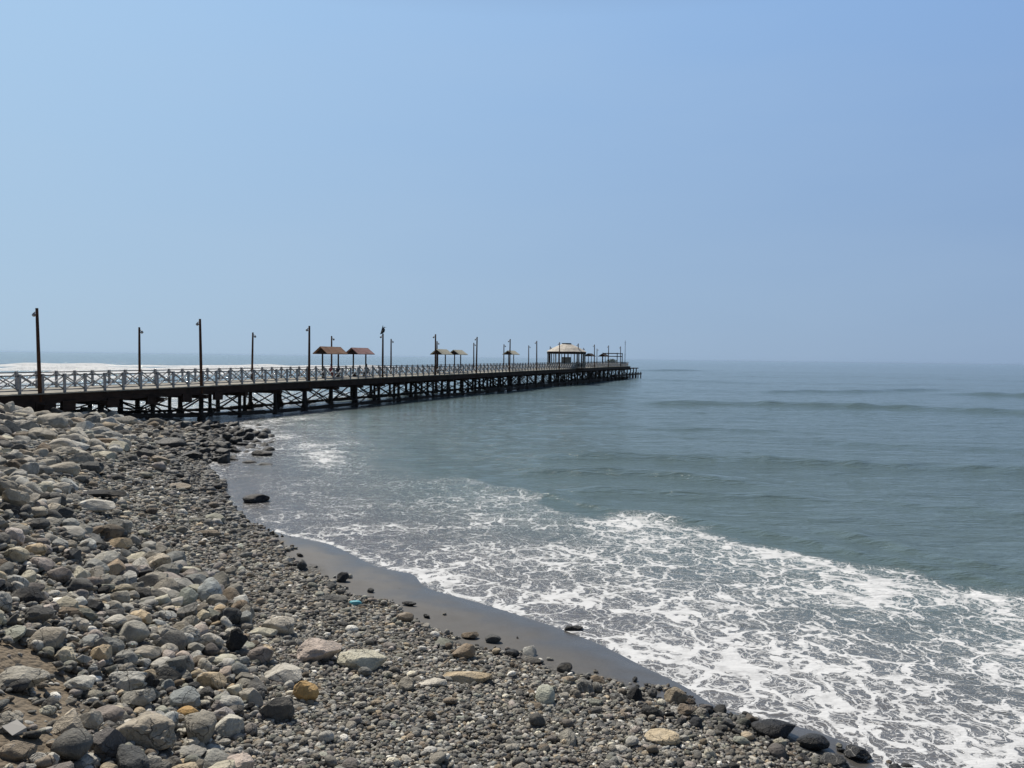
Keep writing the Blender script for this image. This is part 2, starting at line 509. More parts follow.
def field(ctrl, pts, p=3.0, ys=2.2):
    """inverse-distance interpolation of sparse samples"""
    num = np.zeros(len(pts)); den = np.zeros(len(pts))
    for x, y, v in ctrl:
        w = 1.0/(((pts[:, 0]-x)**2 + ((pts[:, 1]-y)*ys)**2) + 60.0)**(p/2)
        num += w*v; den += w
    return num/den
foam_ctrl = [(600, 600, .62), (700, 600, .58), (560, 560, .5), (500, 590, .52), (470, 585, .5), (800, 650, .6), (900, 680, .6), (750, 690, .7),
             (850, 720, .68), (960, 740, .58), (1000, 650, .6), (860, 590, .68), (1010, 620, .6), (940, 600, .45), (700, 545, .55), (620, 528, .62),
             (780, 560, .6), (850, 600, .85), (560, 530, .3), (500, 540, .33), (450, 560, .4), (400, 552, .36), (350, 522, .28), (440, 498, .22), (490, 492, .4),
             (560, 508, .32), (400, 500, .12), (320, 505, .24), (325, 456, .75), (312, 448, .6), (285, 436, .42), (262, 428, .40), (250, 424, .42), (300, 430, .2), (325, 440, .1), (290, 455, .15), (360, 455, .1),
             (350, 434, .15), (380, 465, .06), (300, 480, .10), (262, 470, .06), (240, 490, .06), (350, 485, .1), (640, 570, .7), (680, 620, .7),
             (650, 640, .7), (560, 600, .58), (700, 660, .7), (900, 640, .36), (820, 610, .3), (760, 610, .36), (980, 700, .5),
             (660, 500, 0), (720, 522, 0), (800, 540, 0), (900, 560, 0), (1000, 580, 0), (600, 480, 0), (600, 440, 0), (450, 440, 0), (440, 465, .02), (900, 500, 0),
             (400, 420, 0), (340, 418, .25), (310, 415, .35), (500, 420, 0), (480, 400, 0), (700, 420, 0), (1000, 450, 0), (1000, 800, .55), (800, 800, .6)]
foam = field(foam_ctrl, spx)
edge_y = np.interp(spx[:, 0], [250, 330, 400, 440, 480, 520, 560, 600, 650, 700, 760, 830, 900, 960, 1024, 1100],
                              [380, 415, 462, 474, 484, 488, 512, 517, 516, 528, 545, 562, 574, 588, 598, 610])
edge_y = edge_y + (fbm(sx*.8, sy*.8, 31)-.5)*14
ew = 3 + 30*smooth(500, 400, spx[:, 0]); foam *= smooth(-ew, ew+1, spx[:, 1]-edge_y)
foam += .30*np.exp(-((spx[:, 1]-edge_y-5)/6)**2)*smooth(540, 620, spx[:, 0])
foam = np.where(near & (sy > 2), foam, 0)
# past the pier: spent foam and the breaker line, in pier coordinates (s along, o out)
rel = np.stack([sx, sy], 1) - P0
ps, po = rel @ PD, rel @ PN
g1 = smooth(3, 9, po)*smooth(75, 20, ps)
foam = np.where((po > 3), g1*(.30 + .4*fbm(sx*.06, sy*.06, 40)) * (RRr.ravel() < 420), foam)
# waterline lip
foam = np.where(near, np.maximum(foam, .98*np.exp(-(off/(.05 + .003*RRr.ravel()))**2)*(spx[:, 0] > 275)), foam)
sz = np.zeros_like(sx)
calm = smooth(1.0, 14.0, off)*np.where(po > 3, .5, 1.0)
# swell crests: sampled crest lines (pixel), height, width
def crest(pts, hgt_, wid, fade=60):
    global sz, foam
    C = np.array([on_z(x, y)[:2] for x, y in pts])
    azc = np.arctan2(C[:, 0], C[:, 1]); rc = np.hypot(C[:, 0], C[:, 1])
    o_ = np.argsort(azc); azc, rc = azc[o_], rc[o_]
    A = AA.ravel(); Rr_ = RRr.ravel()
    r0 = np.interp(A, azc, rc)
    r0 = r0*(1 + .012*(vnoise(A*14, A*0+3, 50)-.5) + .004*(vnoise(A*90, A*0+3, 51)-.5))
    f = smooth(azc[0]-.04, azc[0]+.05, A)*smooth(azc[-1]+.04, azc[-1]-.05, A)
    if len(pts) and pts[-1][0] >= 1020: f = smooth(azc[0]-.04, azc[0]+.05, A)
    u = (Rr_-r0)/wid
    f = f*(.65 + .5*vnoise(A*40, A*0+9, 52))
    sz += 1.45*hgt_*f*np.where(u < 0, np.exp(-(u*1.5)**2), np.exp(-(u*.6)**2))
for pts, h_, w_ in [([(640, 404), (760, 405), (900, 409), (1030, 414)], .34, 1.7),
                    ([(760, 392), (860, 392), (960, 390)], .25, 2.6), ([(950, 394), (1030, 396)], .5, 2.6),
                    ([(640, 371), (700, 371)], .7, 6), ([(600, 379), (760, 383)], .2, 4),
                    ([(540, 457), (620, 458), (700, 459), (860, 466), (1030, 472)], .20, 1.3),
                    ([(520, 472), (640, 473), (760, 484)], .15, 1.0), ([(560, 490), (680, 494), (820, 500)], .10, .8),
                    ([(860, 500), (1030, 515)], .08, .9), ([(500, 425), (640, 428), (800, 432)], .09, 1.3),
                    ([(760, 440), (900, 446), (1030, 450)], .08, 1.2), ([(820, 530), (940, 560), (1030, 575)], .09, .7),
                    ([(460, 486), (540, 494), (600, 510), (700, 522), (860, 556), (1030, 590)], .07, .5)]:
    crest(pts, h_, w_)
# short-crested chop that grows offshore
R_ = RRr.ravel()
ch = (fbm(sx*.22 + 40, sy*.55, 60, 3)-.5)*.16*smooth(6, 30, off)*(R_ < 420) + (fbm(sx*.9, sy*2.2, 64, 3)-.5)*.055*smooth(1, 14, off)*(R_ < 90)
sz += ch
far_sw = np.sin(sy/9.0 + 1.7*fbm(sx*.015, sy*.02, 70)*6)*.10*smooth(60, 140, R_)*(R_ < 420)
sz += far_sw
# breakers beyond the pier, on the far side only
def breaker(r0, r1, h_, fr, azm0, azm1):
    global sz, foam
    A = AA.ravel()
    rc = r0 + (r1-r0)*smooth(azm0, azm1, A) + 6*(vnoise(A*25, A*0+1, 80+int(r0))-.5)
    f = smooth(azm1, azm1-.12, A)*(.35 + .9*vnoise(A*32, A*0+4, 81+int(r0)))
    u = (R_-rc)
    sz += h_*f*np.where(u < 0, np.exp(-(u/4.0)**2), np.exp(-(u/9.0)**2))
    foam = np.maximum(foam, np.where(po > 3, smooth(.1, .4, f)*np.where(u < 0, np.exp(-(u/fr)**2), np.exp(-(u/5.)**2))*(.75 + 1.1*fbm(sx*.05, sy*.12, 44, 3)), 0))
breaker(335, 380, 1.0, 15, R(-36), R(-3.5))
breaker(262, 330, .9, 13, R(-36), R(-6))
breaker(205, 290, .7, 11, R(-36), R(-10))
breaker(150, 240, .5, 9, R(-36), R(-16))
sz += np.where(near, .012*smooth(0, .3, off), 0)
sz += foam*.018*near
me = np_mesh('sea', np.stack([sx, sy, sz], 1), quads=sq)
add_attr(me, 'foam', np.clip(foam, 0, 1.2))
add_attr(me, 'offshore', off)
n = NT('sea_water')
v = n.pos()
fo, of = n.attr('foam').outputs['Fac'], n.attr('offshore').outputs['Fac']
wv = n.node('VectorMath', {0: n.node('TexNoise', {'Vector': v, 'Scale': 1.1, 'Detail': 4.0}).outputs['Color'], 1: (.5, .5, .5)}, operation='SUBTRACT').outputs[0]
wv2 = n.node('VectorMath', {0: n.node('TexNoise', {'Vector': v, 'Scale': 5.0, 'Detail': 3.0}).outputs['Color'], 1: (.5, .5, .5)}, operation='SUBTRACT').outputs[0]
vd = n.node('VectorMath', {0: v, 1: n.node('VectorMath', {0: wv, 'Scale': 1.6}, operation='SCALE').outputs[0]}, operation='ADD').outputs[0]
vd = n.node('VectorMath', {0: vd, 1: n.node('VectorMath', {0: wv2, 'Scale': .32}, operation='SCALE').outputs[0]}, operation='ADD').outputs[0]
vm = n.mapping(vd, (1, .8, .4), rot=(0, 0, R(35)))
e1 = n.node('TexVoronoi', {'Vector': vm, 'Scale': 1.35}, feature='DISTANCE_TO_EDGE').outputs['Distance']
e2 = n.node('TexVoronoi', {'Vector': vm, 'Scale': 3.9}, feature='DISTANCE_TO_EDGE').outputs['Distance']
e3 = n.node('TexVoronoi', {'Vector': vm, 'Scale': 11.0}, feature='DISTANCE_TO_EDGE').outputs['Distance']
nz = n.noise(n.mapping(v, (.7, 1.0, 1), rot=(0, 0, R(-25))), .42, 5, .62); nz2 = n.noise(v, 2.6, 4, .6)
fd = n.math('ADD', fo, n.math('MULTIPLY', n.math('SUBTRACT', nz, .5), n.mr(fo, 0, .25, 0, 1.9)))
fd = n.math('ADD', fd, n.math('MULTIPLY', n.math('SUBTRACT', nz2, .5), n.mr(fo, 0, .3, 0, .7)))
def lace(e, k, sft):
    w = n.math('MULTIPLY', n.math('POWER', n.math('MAXIMUM', fd, 0.0), 1.5), k)
    return n.mr(n.math('SUBTRACT', w, e), -sft, sft, 0, 1, True)
l1, l2, l3 = lace(e1, .12, .018), lace(e2, .10, .03), lace(e3, .085, .05)
fm = n.math('MAXIMUM', n.math('MULTIPLY', l1, n.mr(nz2, .25, .5, .55, 1)), n.math('MAXIMUM', n.math('MULTIPLY', l2, .85), n.math('MULTIPLY', l3, .65)))
fm = n.math('MULTIPLY', fm, n.mr(fo, .02, .12, 0, 1))
solid = n.mr(fd, 1.2, 1.7, 0, 1)
fm = n.math('MAXIMUM', fm, solid)
# thin milky film where foam has dissolved
film = n.mr(fd, .1, .9, 0, .10)
deep = n.mix(n.mr(of, 6, 60), (.094, .134, .130), (.096, .142, .145))
shal = n.mix(n.mr(of, .2, 9, 0, 1, True), (.105, .10, .098), deep)
body = n.mix(film, shal, (.42, .43, .43))
col = n.mix(fm, body, (.62, .63, .64))
# ripples: several sizes, stretched along the crests
r1 = n.noise(n.mapping(v, (.35, 1.0, .3)), 1.2, 5, .6)
r2 = n.noise(n.mapping(v, (.6, 1.3, .3)), 5.5, 4, .6)
r3 = n.noise(n.mapping(v, (.3, 1.0, .3)), .22, 4, .6)
rip = n.math('ADD', n.math('MULTIPLY', r1, 1.0), n.math('MULTIPLY', r2, .34))
rip = n.math('ADD', rip, n.math('MULTIPLY', r3, 3.0))
rip = n.math('MULTIPLY', rip, n.mr(of, 0, 12, .25, 1.0))
b1 = n.bump(rip, 1.0, .22)
b2 = n.bump(fm, .6, .03, b1)
n.out(Base_Color=col, Roughness=n.mr(fm, 0, 1, .10, .8), Normal=b2, IOR=1.333, Specular_IOR_Level=n.mr(fm, 0, 1, .5, .2))
sea = tag(link('sea', me, n.m), kind='structure')

# ------------------------------------------------------------------ haze
hm = bpy.data.materials.new('sea_air'); hm.use_nodes = True
hn = hm.node_tree.nodes; hn.remove(hn['Principled BSDF'])
hv = hn.new('ShaderNodeVolumePrincipled')
hv.inputs['Color'].default_value = (.44, .60, .80, 1); hv.inputs['Density'].default_value = 2.8e-5; hv.inputs['Anisotropy'].default_value = .2
hm.node_tree.links.new(hv.outputs[0], hn['Material Output'].inputs['Volume'])
hb = MB(); hb.box(-24000, 24000, -24000, 24000, -4.5, 14.0)
tag(hb.build('haze', hm), kind='stuff')

# ------------------------------------------------------------------ pier
ANG = math.atan2(PD[1], PD[0])
pr = empty('pier', (P0[0], P0[1], 0), ANG)
tag(pr, 'long dark timber pier on many piles running out over the sea', 'pier')
S0, S1 = -2.2*BAY, 12.9*BAY
def dz(s): return float(deck_z(s))
def build_strip(name, mat, o0, o1, ztop, zbot, s0=S0, s1=S1, step=2.2, jit=0.0, parent=pr):
    mb = MB(); s = s0; k = 0
    N = max(1, round((s1-s0)/step)); L = (s1-s0)/N
    for i in range(N):
        a, b = s0+i*L, s0+(i+1)*L
        vs = []
        for q in (a, b-0.004):
            for o in (o0, o1):
                for z in (zbot, ztop): vs.append((q, o, dz(q)+z + random.uniform(-jit, jit)))
        mb.add(vs, [(0, 1, 3, 2), (4, 6, 7, 5), (0, 4, 5, 1), (2, 3, 7, 6), (0, 2, 6, 4), (1, 5, 7, 3)])
    return mb.build(name, mat, parent)
build_strip('deck', M_DECK, -.35, PW+.35, 0, -.07, step=.62, jit=.008)
for o in (-.22, PW*.5-.12, PW+.0):
    build_strip('stringer', M_BEAM, o, o+.24, -.075, -.66, step=BAY/3)
# bents
NB0, NB1 = -6, 38
def cyl_mesh(r, n=9):
    mb = MB()
    mb.tube([(0, 0, -1), (0, 0, -.5), (0, 0, 0)], [r*1.08, r, r*.95], n)
    return mb.mesh('pile', True)
pile_me = cyl_mesh(.16); pile_me.materials.append(M_PILE)
cap_me = MB(); cap_me.box(-.16, .16, -.75, PW+.75, -.95, -.664); cap_me = cap_me.mesh('cap_beam'); cap_me.materials.append(M_BEAM)
piles = []
for b in range(NB0, NB1+1):
    s = b*BAY/3
    if s > S1: break
    c = link('cap_beam', cap_me, None, pr); c.location = (s, 0, dz(s)); c.rotation_euler = (0, 0, 0)
    for o in (0, PW/2, PW):
        so = s + random.uniform(-.12, .12)
        g = float(max(min(hgt(*pier(s, o)), 2.5), -1.6)) if s < 60 else -1.6
        piles.append((so, o + random.uniform(-.06, .06), dz(s)-.95, g-.5, random.uniform(.85, 1.25)))
piles.sort(key=lambda p: np.hypot(*pier(p[0], p[1])))
for p in piles[:100]:
    q = link('pile', pile_me, None, pr)
    q.location = (p[0], p[1], p[2]); q.scale = (p[4], p[4], p[2]-p[3]); q.rotation_euler = (random.uniform(-.012, .012), random.uniform(-.012, .012), 0)
mb = MB()
for p in piles[100:]: mb.tube([(p[0], p[1], p[3]), (p[0], p[1], p[2])], [.16*p[4], .15*p[4]], 7)
rest = mb.build('pile', M_PILE, pr); rest['kind'] = 'stuff'
bars = []
for b in range(NB0, NB1):
    s = b*BAY/3
    zt = dz(s) - .92
    zl = max(float(hgt(*pier(s, 0)))+.15, .32) if s < 55 else .32
    h0 = zl
    if s > -6 and (b > 5 or b % 3 != 1):
        bars += [('cross_brace', (s+.19, 0, zt), (s+.19, PW/2, h0), (1, 0, 0)), ('cross_brace', (s-.19, PW/2, zt), (s-.19, 0, h0), (1, 0, 0))]
        bars += [('cross_brace', (s+.19, PW/2, h0), (s+.19, PW, zt), (1, 0, 0)), ('cross_brace', (s-.19, PW/2, zt), (s-.19, PW, h0), (1, 0, 0))]
    L = BAY/3
    if s > -2 and (b in (0, 1, 2, 3, 4, 7, 8, 11, 12) or b > 13):
        for o in ((-.19, PW+.19) if b % 2 else (-.19, PW/2+.2, PW+.19)):
            bars.append(('side_brace', (s, o, zt), (s+L, o, zl), (0, 1, 0)))
            if b % 3 != 1: bars.append(('side_brace', (s, o+.08, zl), (s+L, o+.08, zt), (0, 1, 0)))
for kind_ in ('cross_brace', 'side_brace'):
    L_ = sorted([b for b in bars if b[0] == kind_], key=lambda b: np.hypot(*pier(b[1][0], b[1][1])))
    for b in L_[:100]:
        if random.random() < .13: continue
        A_j, B_j = Vector(b[1]), Vector(b[2])
        A_j.z += random.uniform(-.25, .1); B_j.z += random.uniform(-.15, .3)
        mb = MB(); mb.bar(A_j, B_j, .07, random.uniform(.11, .18), b[3]); mb.build(kind_, M_PILE, pr)
    if len(L_) > 100:
        mb = MB()
        for b in L_[100:]: mb.bar(b[1], b[2], .07, .15, b[3])
        mb.build(kind_, M_PILE, pr)['kind'] = 'stuff'
# low walers, crusted with mussels, close above the water
def waler(o, s0, s1, zf):
    mb = MB()
    N = int((s1-s0)/2.2)
    for i in range(N):
        a, b = s0+i*2.2, s0+(i+1)*2.2
        mb.bar((a, o, zf(a)), (b, o, zf(b)), .24 + random.uniform(-.05, .07), .26 + random.uniform(-.07, .1))
    mb.build('waler', M_PILE, pr)
def zf(s):
    return float(np.interp(s, [-30, 4, 12, 22, 200], [1.4, 1.05, .6, .25, .22]))
waler(.02, -12, S1, zf); waler(PW-.02, 2, S1, zf); waler(PW/2, 45, S1, lambda s: zf(s)+.3); waler(-.1, 70, S1, lambda s: zf(s)+.32)
# mussel crust at the foot of piles
mb = MB()
for p in piles:
    if 12 < p[0] < 175:
        r = .24*p[4]*random.uniform(.9, 1.5)
        mb.tube([(p[0], p[1], -.4), (p[0], p[1], .1), (p[0]+.03, p[1], .45), (p[0], p[1], .8)], [r*.85, r*.85, r*.8, .14], 8)
o = mb.build('mussel_crust', M_PILE, pr, True); o['kind'] = 'stuff'
# boarded shore end
mb = MB()
for i in range(46):
    s = S0 + i*.69
    if s > .6: break
    mb.box(s, s+.66, -.30, -.23, .9, dz(s)-.53, .012)
mb.build('skirt_boards', M_BEAM, pr)
for i in range(5):
    s = 1.4 + i*3.3
    mb = MB()
    mb.box(s, s+.9, -.34, -.1, dz(s)-1.15-.0*i, dz(s)-.53, .02)
    mb.build('packing_block', M_BEAM, pr)

# railings
PL = BAY/9
def panel_meshes(lite):
    out = {}
    m = MB(); m.box(-.07, .07, -.06, .06, .003, 1.12); m.box(-.085, .085, -.075, .075, 1.12, 1.16); out['rail_post'] = (m.mesh('rail_post'), M_RAIL)
    m = MB(); m.box(.06, PL-.06, -.045, .045, 1.03, 1.10); out['top_rail'] = (m.mesh('top_rail'), M_RAILD)
    m = MB(); m.box(.06, PL-.06, -.03, .03, .14, .21); out['bottom_rail'] = (m.mesh('bottom_rail'), M_RAIL)
    m = MB(); m.bar((.05, -.028, .2), (PL-.05, -.028, 1.03), .045, .11, (0, 1, 0)); m.bar((.05, .028, 1.03), (PL-.05, .028, .2), .045, .11, (0, 1, 0))
    out['cross_board'] = (m.mesh('cross_board'), M_RAIL)
    for me_, mt in out.values(): me_.materials.append(mt)
    return out
pm = panel_meshes(False)
panels = []
for i in range(int((S1-S0)/PL)):
    s = S0 + i*PL
    for o in (-.02, PW+.02): panels.append((s, o))
def pdist(p): return np.hypot(*pier(p[0], p[1]))
vis = [p for p in panels if proj([(*pier(*p), 3)])[0][0] > -70]
vis.sort(key=pdist)
ind = vis[:100]; rest = vis[100:] + [p for p in panels if p not in vis]
for s, o in ind:
    e = empty('railing_panel', (s, o, dz(s)), 0, pr)
    sl = math.atan2(dz(s+PL)-dz(s), PL)
    e.rotation_euler = (random.uniform(-.012, .012), -sl, 0)
    for k, (me_, mt) in pm.items():
        link(k, me_, None, e)
mb = MB()
for s, o in rest:
    z = dz(s)
    for me_, mt in pm.values():
        mb.add([(v_.co.x+s, v_.co.y+o, v_.co.z+z) for v_ in me_.vertices], [tuple(f.vertices) for f in me_.polygons])
rp = mb.build('railing_panel', M_RAIL, pr); rp['kind'] = 'stuff'

# landing at the sea end: lower platform past the deck's end
mb = MB(); zl_ = dz(S1)
mb.box(S1+.02, S1+11, -.3, 3.6, zl_-.75, zl_-.5); mb.box(S1-24, S1+9, -1.6, -.42, 1.05, 1.4)
mb.build('landing_platform', M_BEAM, pr)
for i in range(9):
    s = S1 - 22 + i*3.9
    spots = [(-1.3, 1.8)] + ([(.0, zl_-.76), (3.3, zl_-.76)] if s > S1 else [])
    for o_, zt_ in spots:
        mb = MB(); mb.tube([(s, o_, -1.5), (s, o_, zt_)], [.16, .15], 7); mb.build('landing_pile', M_PILE, pr)
mb = MB()
for i in range(7):
    s = S1 + .5 + i*1.7
    mb.bar((s, 3.4, zl_-.5), (s, 3.4, zl_+.9), .1, .1, (0, 1, 0))
mb.bar((S1+.5, 3.4, zl_+.9), (S1+10.8, 3.4, zl_+.9), .08, .1)
mb.build('landing_rail', M_RAILD, pr)

# ------------------------------------------------------------------ lamp posts
ORD = ['first', 'second', 'third', 'fourth', 'fifth', 'sixth', 'seventh', 'eighth', 'ninth', 'tenth', 'eleventh', 'twelfth', 'thirteenth', 'fourteenth']
def post_mesh(hh_, r):
    mb = MB(); mb.tube([(0, 0, -.6), (0, 0, hh_*.5), (0, 0, hh_)], [r*1.1, r, r*.82], 8); return mb.mesh('pole', True)
poleN = post_mesh(5.12, .105); poleF = post_mesh(4.5, .095)
for m_ in (poleN, poleF): m_.materials.append(M_POST)
def arm_mesh(hh_):
    mb = MB(); mb.tube([(0, .06, hh_-.30), (0, .16, hh_-.22), (0, .25, hh_-.26)], [.025, .025, .02], 6); return mb.mesh('lamp_arm', True)
def head_mesh(hh_):
    mb = MB(); mb.tube([(0, .24, hh_-.24), (0, .25, hh_-.30), (0, .26, hh_-.36), (0, .27, hh_-.44)], [.03, .06, .11, .12], 10); mb.ball((0, .27, hh_-.45), (.09, .09, .06)); return mb.mesh('lamp_head', True)
AN, HN, AF, HF = arm_mesh(5.12), head_mesh(5.12), arm_mesh(4.5), head_mesh(4.5)
for m_ in (AN, AF): m_.materials.append(M_DARKM)
for m_ in (HN, HF): m_.materials.append(M_METAL)
leansN = [(-.028, 0), (-.02, 0), (.0, 0), (0, 0), (-.005, 0)]
for side in (0, 1):
    for k in range(0 if side == 0 else 1, 13):
        s = k*BAY + (({2: .45, 3: .6, 4: .3}.get(k, 0)) if side == 0 else 0)
        o = -.16 if side == 0 else PW - .2
        p = pier(s, o)
        e = empty('lamp_post', (p[0], p[1], dz(s)), ANG + (0 if side == 0 else math.pi))
        lean = leansN[k][0] if side == 0 and k < 5 else random.uniform(-.012, .012)
        if side == 1 and k == 2: lean = .018
        e.rotation_euler = Matrix.Rotation(lean, 3, 'Y').to_euler()
        e.rotation_euler = (Matrix.Rotation(lean, 3, 'Y') @ Matrix.Rotation(ANG + (0 if side == 0 else math.pi), 3, 'Z')).to_euler()
        hh_ = 5.12 if side == 0 else 4.5
        if side == 0 and k == 3: e.scale = (1, 1, .93)
        link('pole', poleN if side == 0 else poleF, None, e)
        link('lamp_arm', AN if side == 0 else AF, None, e)
        link('lamp_head', HN if side == 0 else HF, None, e)
        row = 'beach-facing' if side == 0 else 'surf-facing'
        extra = {(0, 0): ', above the rocks', (0, 3): ', with a dark bird on top', (1, 3): ', behind rust-roofed shelter'}.get((side, k), '')
        nth = ORD[k] if side == 0 else ORD[k-1]
        tag(e, f'{"tall" if side == 0 else "shorter"} timber lamp post, {nth} from shore on {row} rail{extra}', 'lamp post', 'lamp posts along the pier')
# bird on the fourth post
pb = pier(3*BAY+.6, -.16); zb = dz(3*BAY) + 5.12*.93
mb = MB()
mb.tube([(-.30, 0, .02), (-.12, 0, .16), (.05, 0, .34), (.12, 0, .52), (.10, 0, .68), (.13, 0, .78), (.22, 0, .80)], [.03, .11, .15, .12, .05, .06, .03], 9)
bd = mb.build('perched_bird', M_FEATH, None, True); bd.location = (pb[0], pb[1], zb-.06); bd.rotation_euler = (0, 0, .3)
tag(bd, 'dark seabird perched upright on top of a pier lamp post', 'bird')
wm = MB()
wm.add([(-.25, .05, .15), (.1, .12, .42), (.02, .16, 1.05), (-.14, .12, .5), (-.25, .09, .15), (.1, .16, .42), (.02, .18, 1.05), (-.14, .16, .5)],
       [(0, 1, 2, 3), (7, 6, 5, 4), (0, 4, 5, 1), (1, 5, 6, 2), (2, 6, 7, 3), (3, 7, 4, 0)])
wg = wm.build('wing', M_FEATH, bd)
mb = MB(); mb.tube([(.02, .05, 0), (.03, .05, .25)], [.015, .02], 5); mb.tube([(.02, -.05, 0), (.03, -.05, .25)], [.015, .02], 5); mb.build('leg', M_DARKM, bd)
mb = MB(); mb.tube([(.2, 0, .8), (.38, 0, .74)], [.025, .006], 6); mb.build('beak', M_METAL, bd)

# ------------------------------------------------------------------ shelters
def shelter(sc, oc, length, width, eave, ridge, matr, label, posts=True, matp=M_PILE):
    p = pier(sc, oc)
    e = empty('shelter', (p[0], p[1], dz(sc)), ANG)
    tag(e, label, 'shelter', 'gabled shelters on the pier')
    L, Wd = length/2, width/2
    mb = MB()
    for sg in (-1, 1):
        a = [(-L, sg*Wd, eave-.05), (L, sg*Wd, eave-.05), (L, 0, ridge), (-L, 0, ridge)]
        b = [(x, y, z+.07) for x, y, z in a]
        vs = a+b
        mb.add(vs, [(0, 1, 2, 3), (7, 6, 5, 4), (0, 4, 5, 1), (1, 5, 6, 2), (2, 6, 7, 3), (3, 7, 4, 0)])
    mb.build('roof', matr, e)
    for sx_ in (-1, 1):
        mb = MB(); x = sx_*(L-.28)
        mb.add([(x-.03, -Wd+.12, eave-.03), (x-.03, Wd-.12, eave-.03), (x-.03, 0, ridge-.04), (x+.03, -Wd+.12, eave-.03), (x+.03, Wd-.12, eave-.03), (x+.03, 0, ridge-.04)],
               [(0, 2, 1), (3, 4, 5), (0, 1, 4, 3), (1, 2, 5, 4), (2, 0, 3, 5)])
        mb.build('gable', M_BEAM, e)
    for sx_ in (-1, 1):
        for yy in (0,) if width < 2.2 else (-Wd+.35, Wd-.35):
            mb = MB(); mb.box(sx_*(L-.45)-.06, sx_*(L-.45)+.06, yy-.06, yy+.06, .004, eave-.04 if yy else ridge-.1); mb.build('post', matp, e)
    mb = MB(); mb.box(-L+.5, L-.5, -.2, .2, .42, .48); mb.build('bench_seat', M_BEAM, e)
    mb = MB()
    for x in (-L+.8, L-.8): mb.box(x-.05, x+.05, -.17, .17, .004, .42)
    mb.build('bench_support', M_BEAM, e)
    return e
def s_mid(px):  # distance along the pier for something standing mid-deck, seen at a pixel column
    for s in np.arange(0, 14*BAY, .05):
        c = pier(s, PW/2)
        if proj([(c[0], c[1], dz(s)+1)])[0][0] > px: return s
    return s
def width_at(s): return 1
shelter(s_mid(330.5), PW/2, 3.8, 1.8, 2.52, 3.2, M_ROOFT, 'gabled shelter with rusty orange-brown roof, nearest the beach')
shelter(s_mid(359.5), PW/2, 3.5, 1.8, 2.52, 3.15, M_ROOFR, 'gabled shelter with faded pinkish red roof beside the rust-roofed one')
shelter(s_mid(441.5), PW/2, 3.3, 1.9, 2.6, 3.25, M_ROOFP, 'pale cream-roofed shelter just behind two lamp posts', matp=M_BEAM)
shelter(s_mid(457.5), PW/2, 3.0, 1.9, 2.6, 3.2, M_ROOFP, 'pale cream-roofed shelter, seaward one of the two pale ones', matp=M_BEAM)
shelter(s_mid(511), PW/2, 3.4, 1.9, 2.7, 3.3, M_ROOFP, 'small pale shelter halfway between the cream-roofed pair and the pavilion', matp=M_BEAM)
shelter(s_mid(588.5), PW/2-.3, 3.6, 2.0, 2.5, 3.1, M_BEAM, 'small dark-roofed shelter just past the big pavilion', matp=M_BEAM)
shelter(s_mid(602.5), PW/2-.3, 4.0, 2.0, 2.5, 3.1, M_BEAM, 'small dark-roofed shelter beside the leafy bush near the pier end', matp=M_BEAM)

# ------------------------------------------------------------------ pavilion
s_p = s_mid(564.4); cpt = pier(s_p, PW/2-.4); zp = dz(s_p)
pv = empty('pavilion', (cpt[0], cpt[1], zp), ANG + R(11))
tag(pv, 'large octagonal pavilion with a broad tan hipped roof near the pier end', 'pavilion')
RAD = 4.1
def octo(r, z, n=12): return [(r*math.cos(2*math.pi*k/n), r*math.sin(2*math.pi*k/n), z) for k in range(n)]
mb = MB()
rings = [(RAD+.1, 3.42), (RAD*.72, 4.15), (1.15, 4.95), (1.1, 5.0)]
NN = 12
vs = []
for r, z in rings: vs += octo(r, z, NN)
fs = [(i*NN+k, i*NN+(k+1) % NN, (i+1)*NN+(k+1) % NN, (i+1)*NN+k) for i in range(len(rings)-1) for k in range(NN)]
fs += [tuple(k for k in range(NN))[::-1], tuple((len(rings)-1)*NN+k for k in range(NN))]
mb.add(vs, fs); mb.build('roof', M_PAV, pv)
mb = MB(); a, b = octo(1.0, 4.98, NN), octo(1.0, 5.2, NN); mb.add(a+b, [(k, (k+1) % NN, NN+(k+1) % NN, NN+k) for k in range(NN)] + [tuple(range(NN, 2*NN))])
mb.build('roof_cap', M_BEAM, pv)
mb = MB(); a, b = octo(RAD, 2.95, NN), octo(RAD, 3.40, NN); a2, b2 = octo(RAD-.1, 2.95, NN), octo(RAD-.1, 3.40, NN)
mb.add(a+b+a2+b2, [(k, (k+1) % NN, NN+(k+1) % NN, NN+k) for k in range(NN)] + [(2*NN+k, 3*NN+k, 3*NN+(k+1) % NN, 2*NN+(k+1) % NN) for k in range(NN)]
       + [(k, 2*NN+k, 2*NN+(k+1) % NN, (k+1) % NN) for k in range(NN)])
mb.build('fascia', M_BEAM, pv)
for k in range(NN):
    x, y, _ = octo(RAD-.2, 0, NN)[k]
    m_ = MB(); m_.box(x-.1, x+.1, y-.1, y+.1, .05, 2.96); m_.build('column', M_PAVW if k % 2 else M_BEAM, pv)
    x2, y2, _ = octo(RAD-.2, 0, NN)[(k+1) % NN]
    m_ = MB()
    m_.bar((x, y, 1.05), (x2, y2, 1.05), .08, .1); m_.bar((x, y, .2), (x2, y2, .2), .06, .1)
    for j in range(1, 6):
        f_ = j/6; m_.bar((x+(x2-x)*f_, y+(y2-y)*f_, .15), (x+(x2-x)*f_, y+(y2-y)*f_, 1.02 if j % 2 else 2.95), .07, .09, (1, 0, 0))
    m_.build('balustrade', M_PAVW, pv)
m_ = MB(); a, b = octo(RAD+.35, -.35, NN), octo(RAD+.35, .045, NN); m_.add(a+b, [(k, (k+1) % NN, NN+(k+1) % NN, NN+k) for k in range(NN)] + [tuple(range(NN, 2*NN)), tuple(range(NN))[::-1]])
m_.build('platform', M_BEAM, pv)
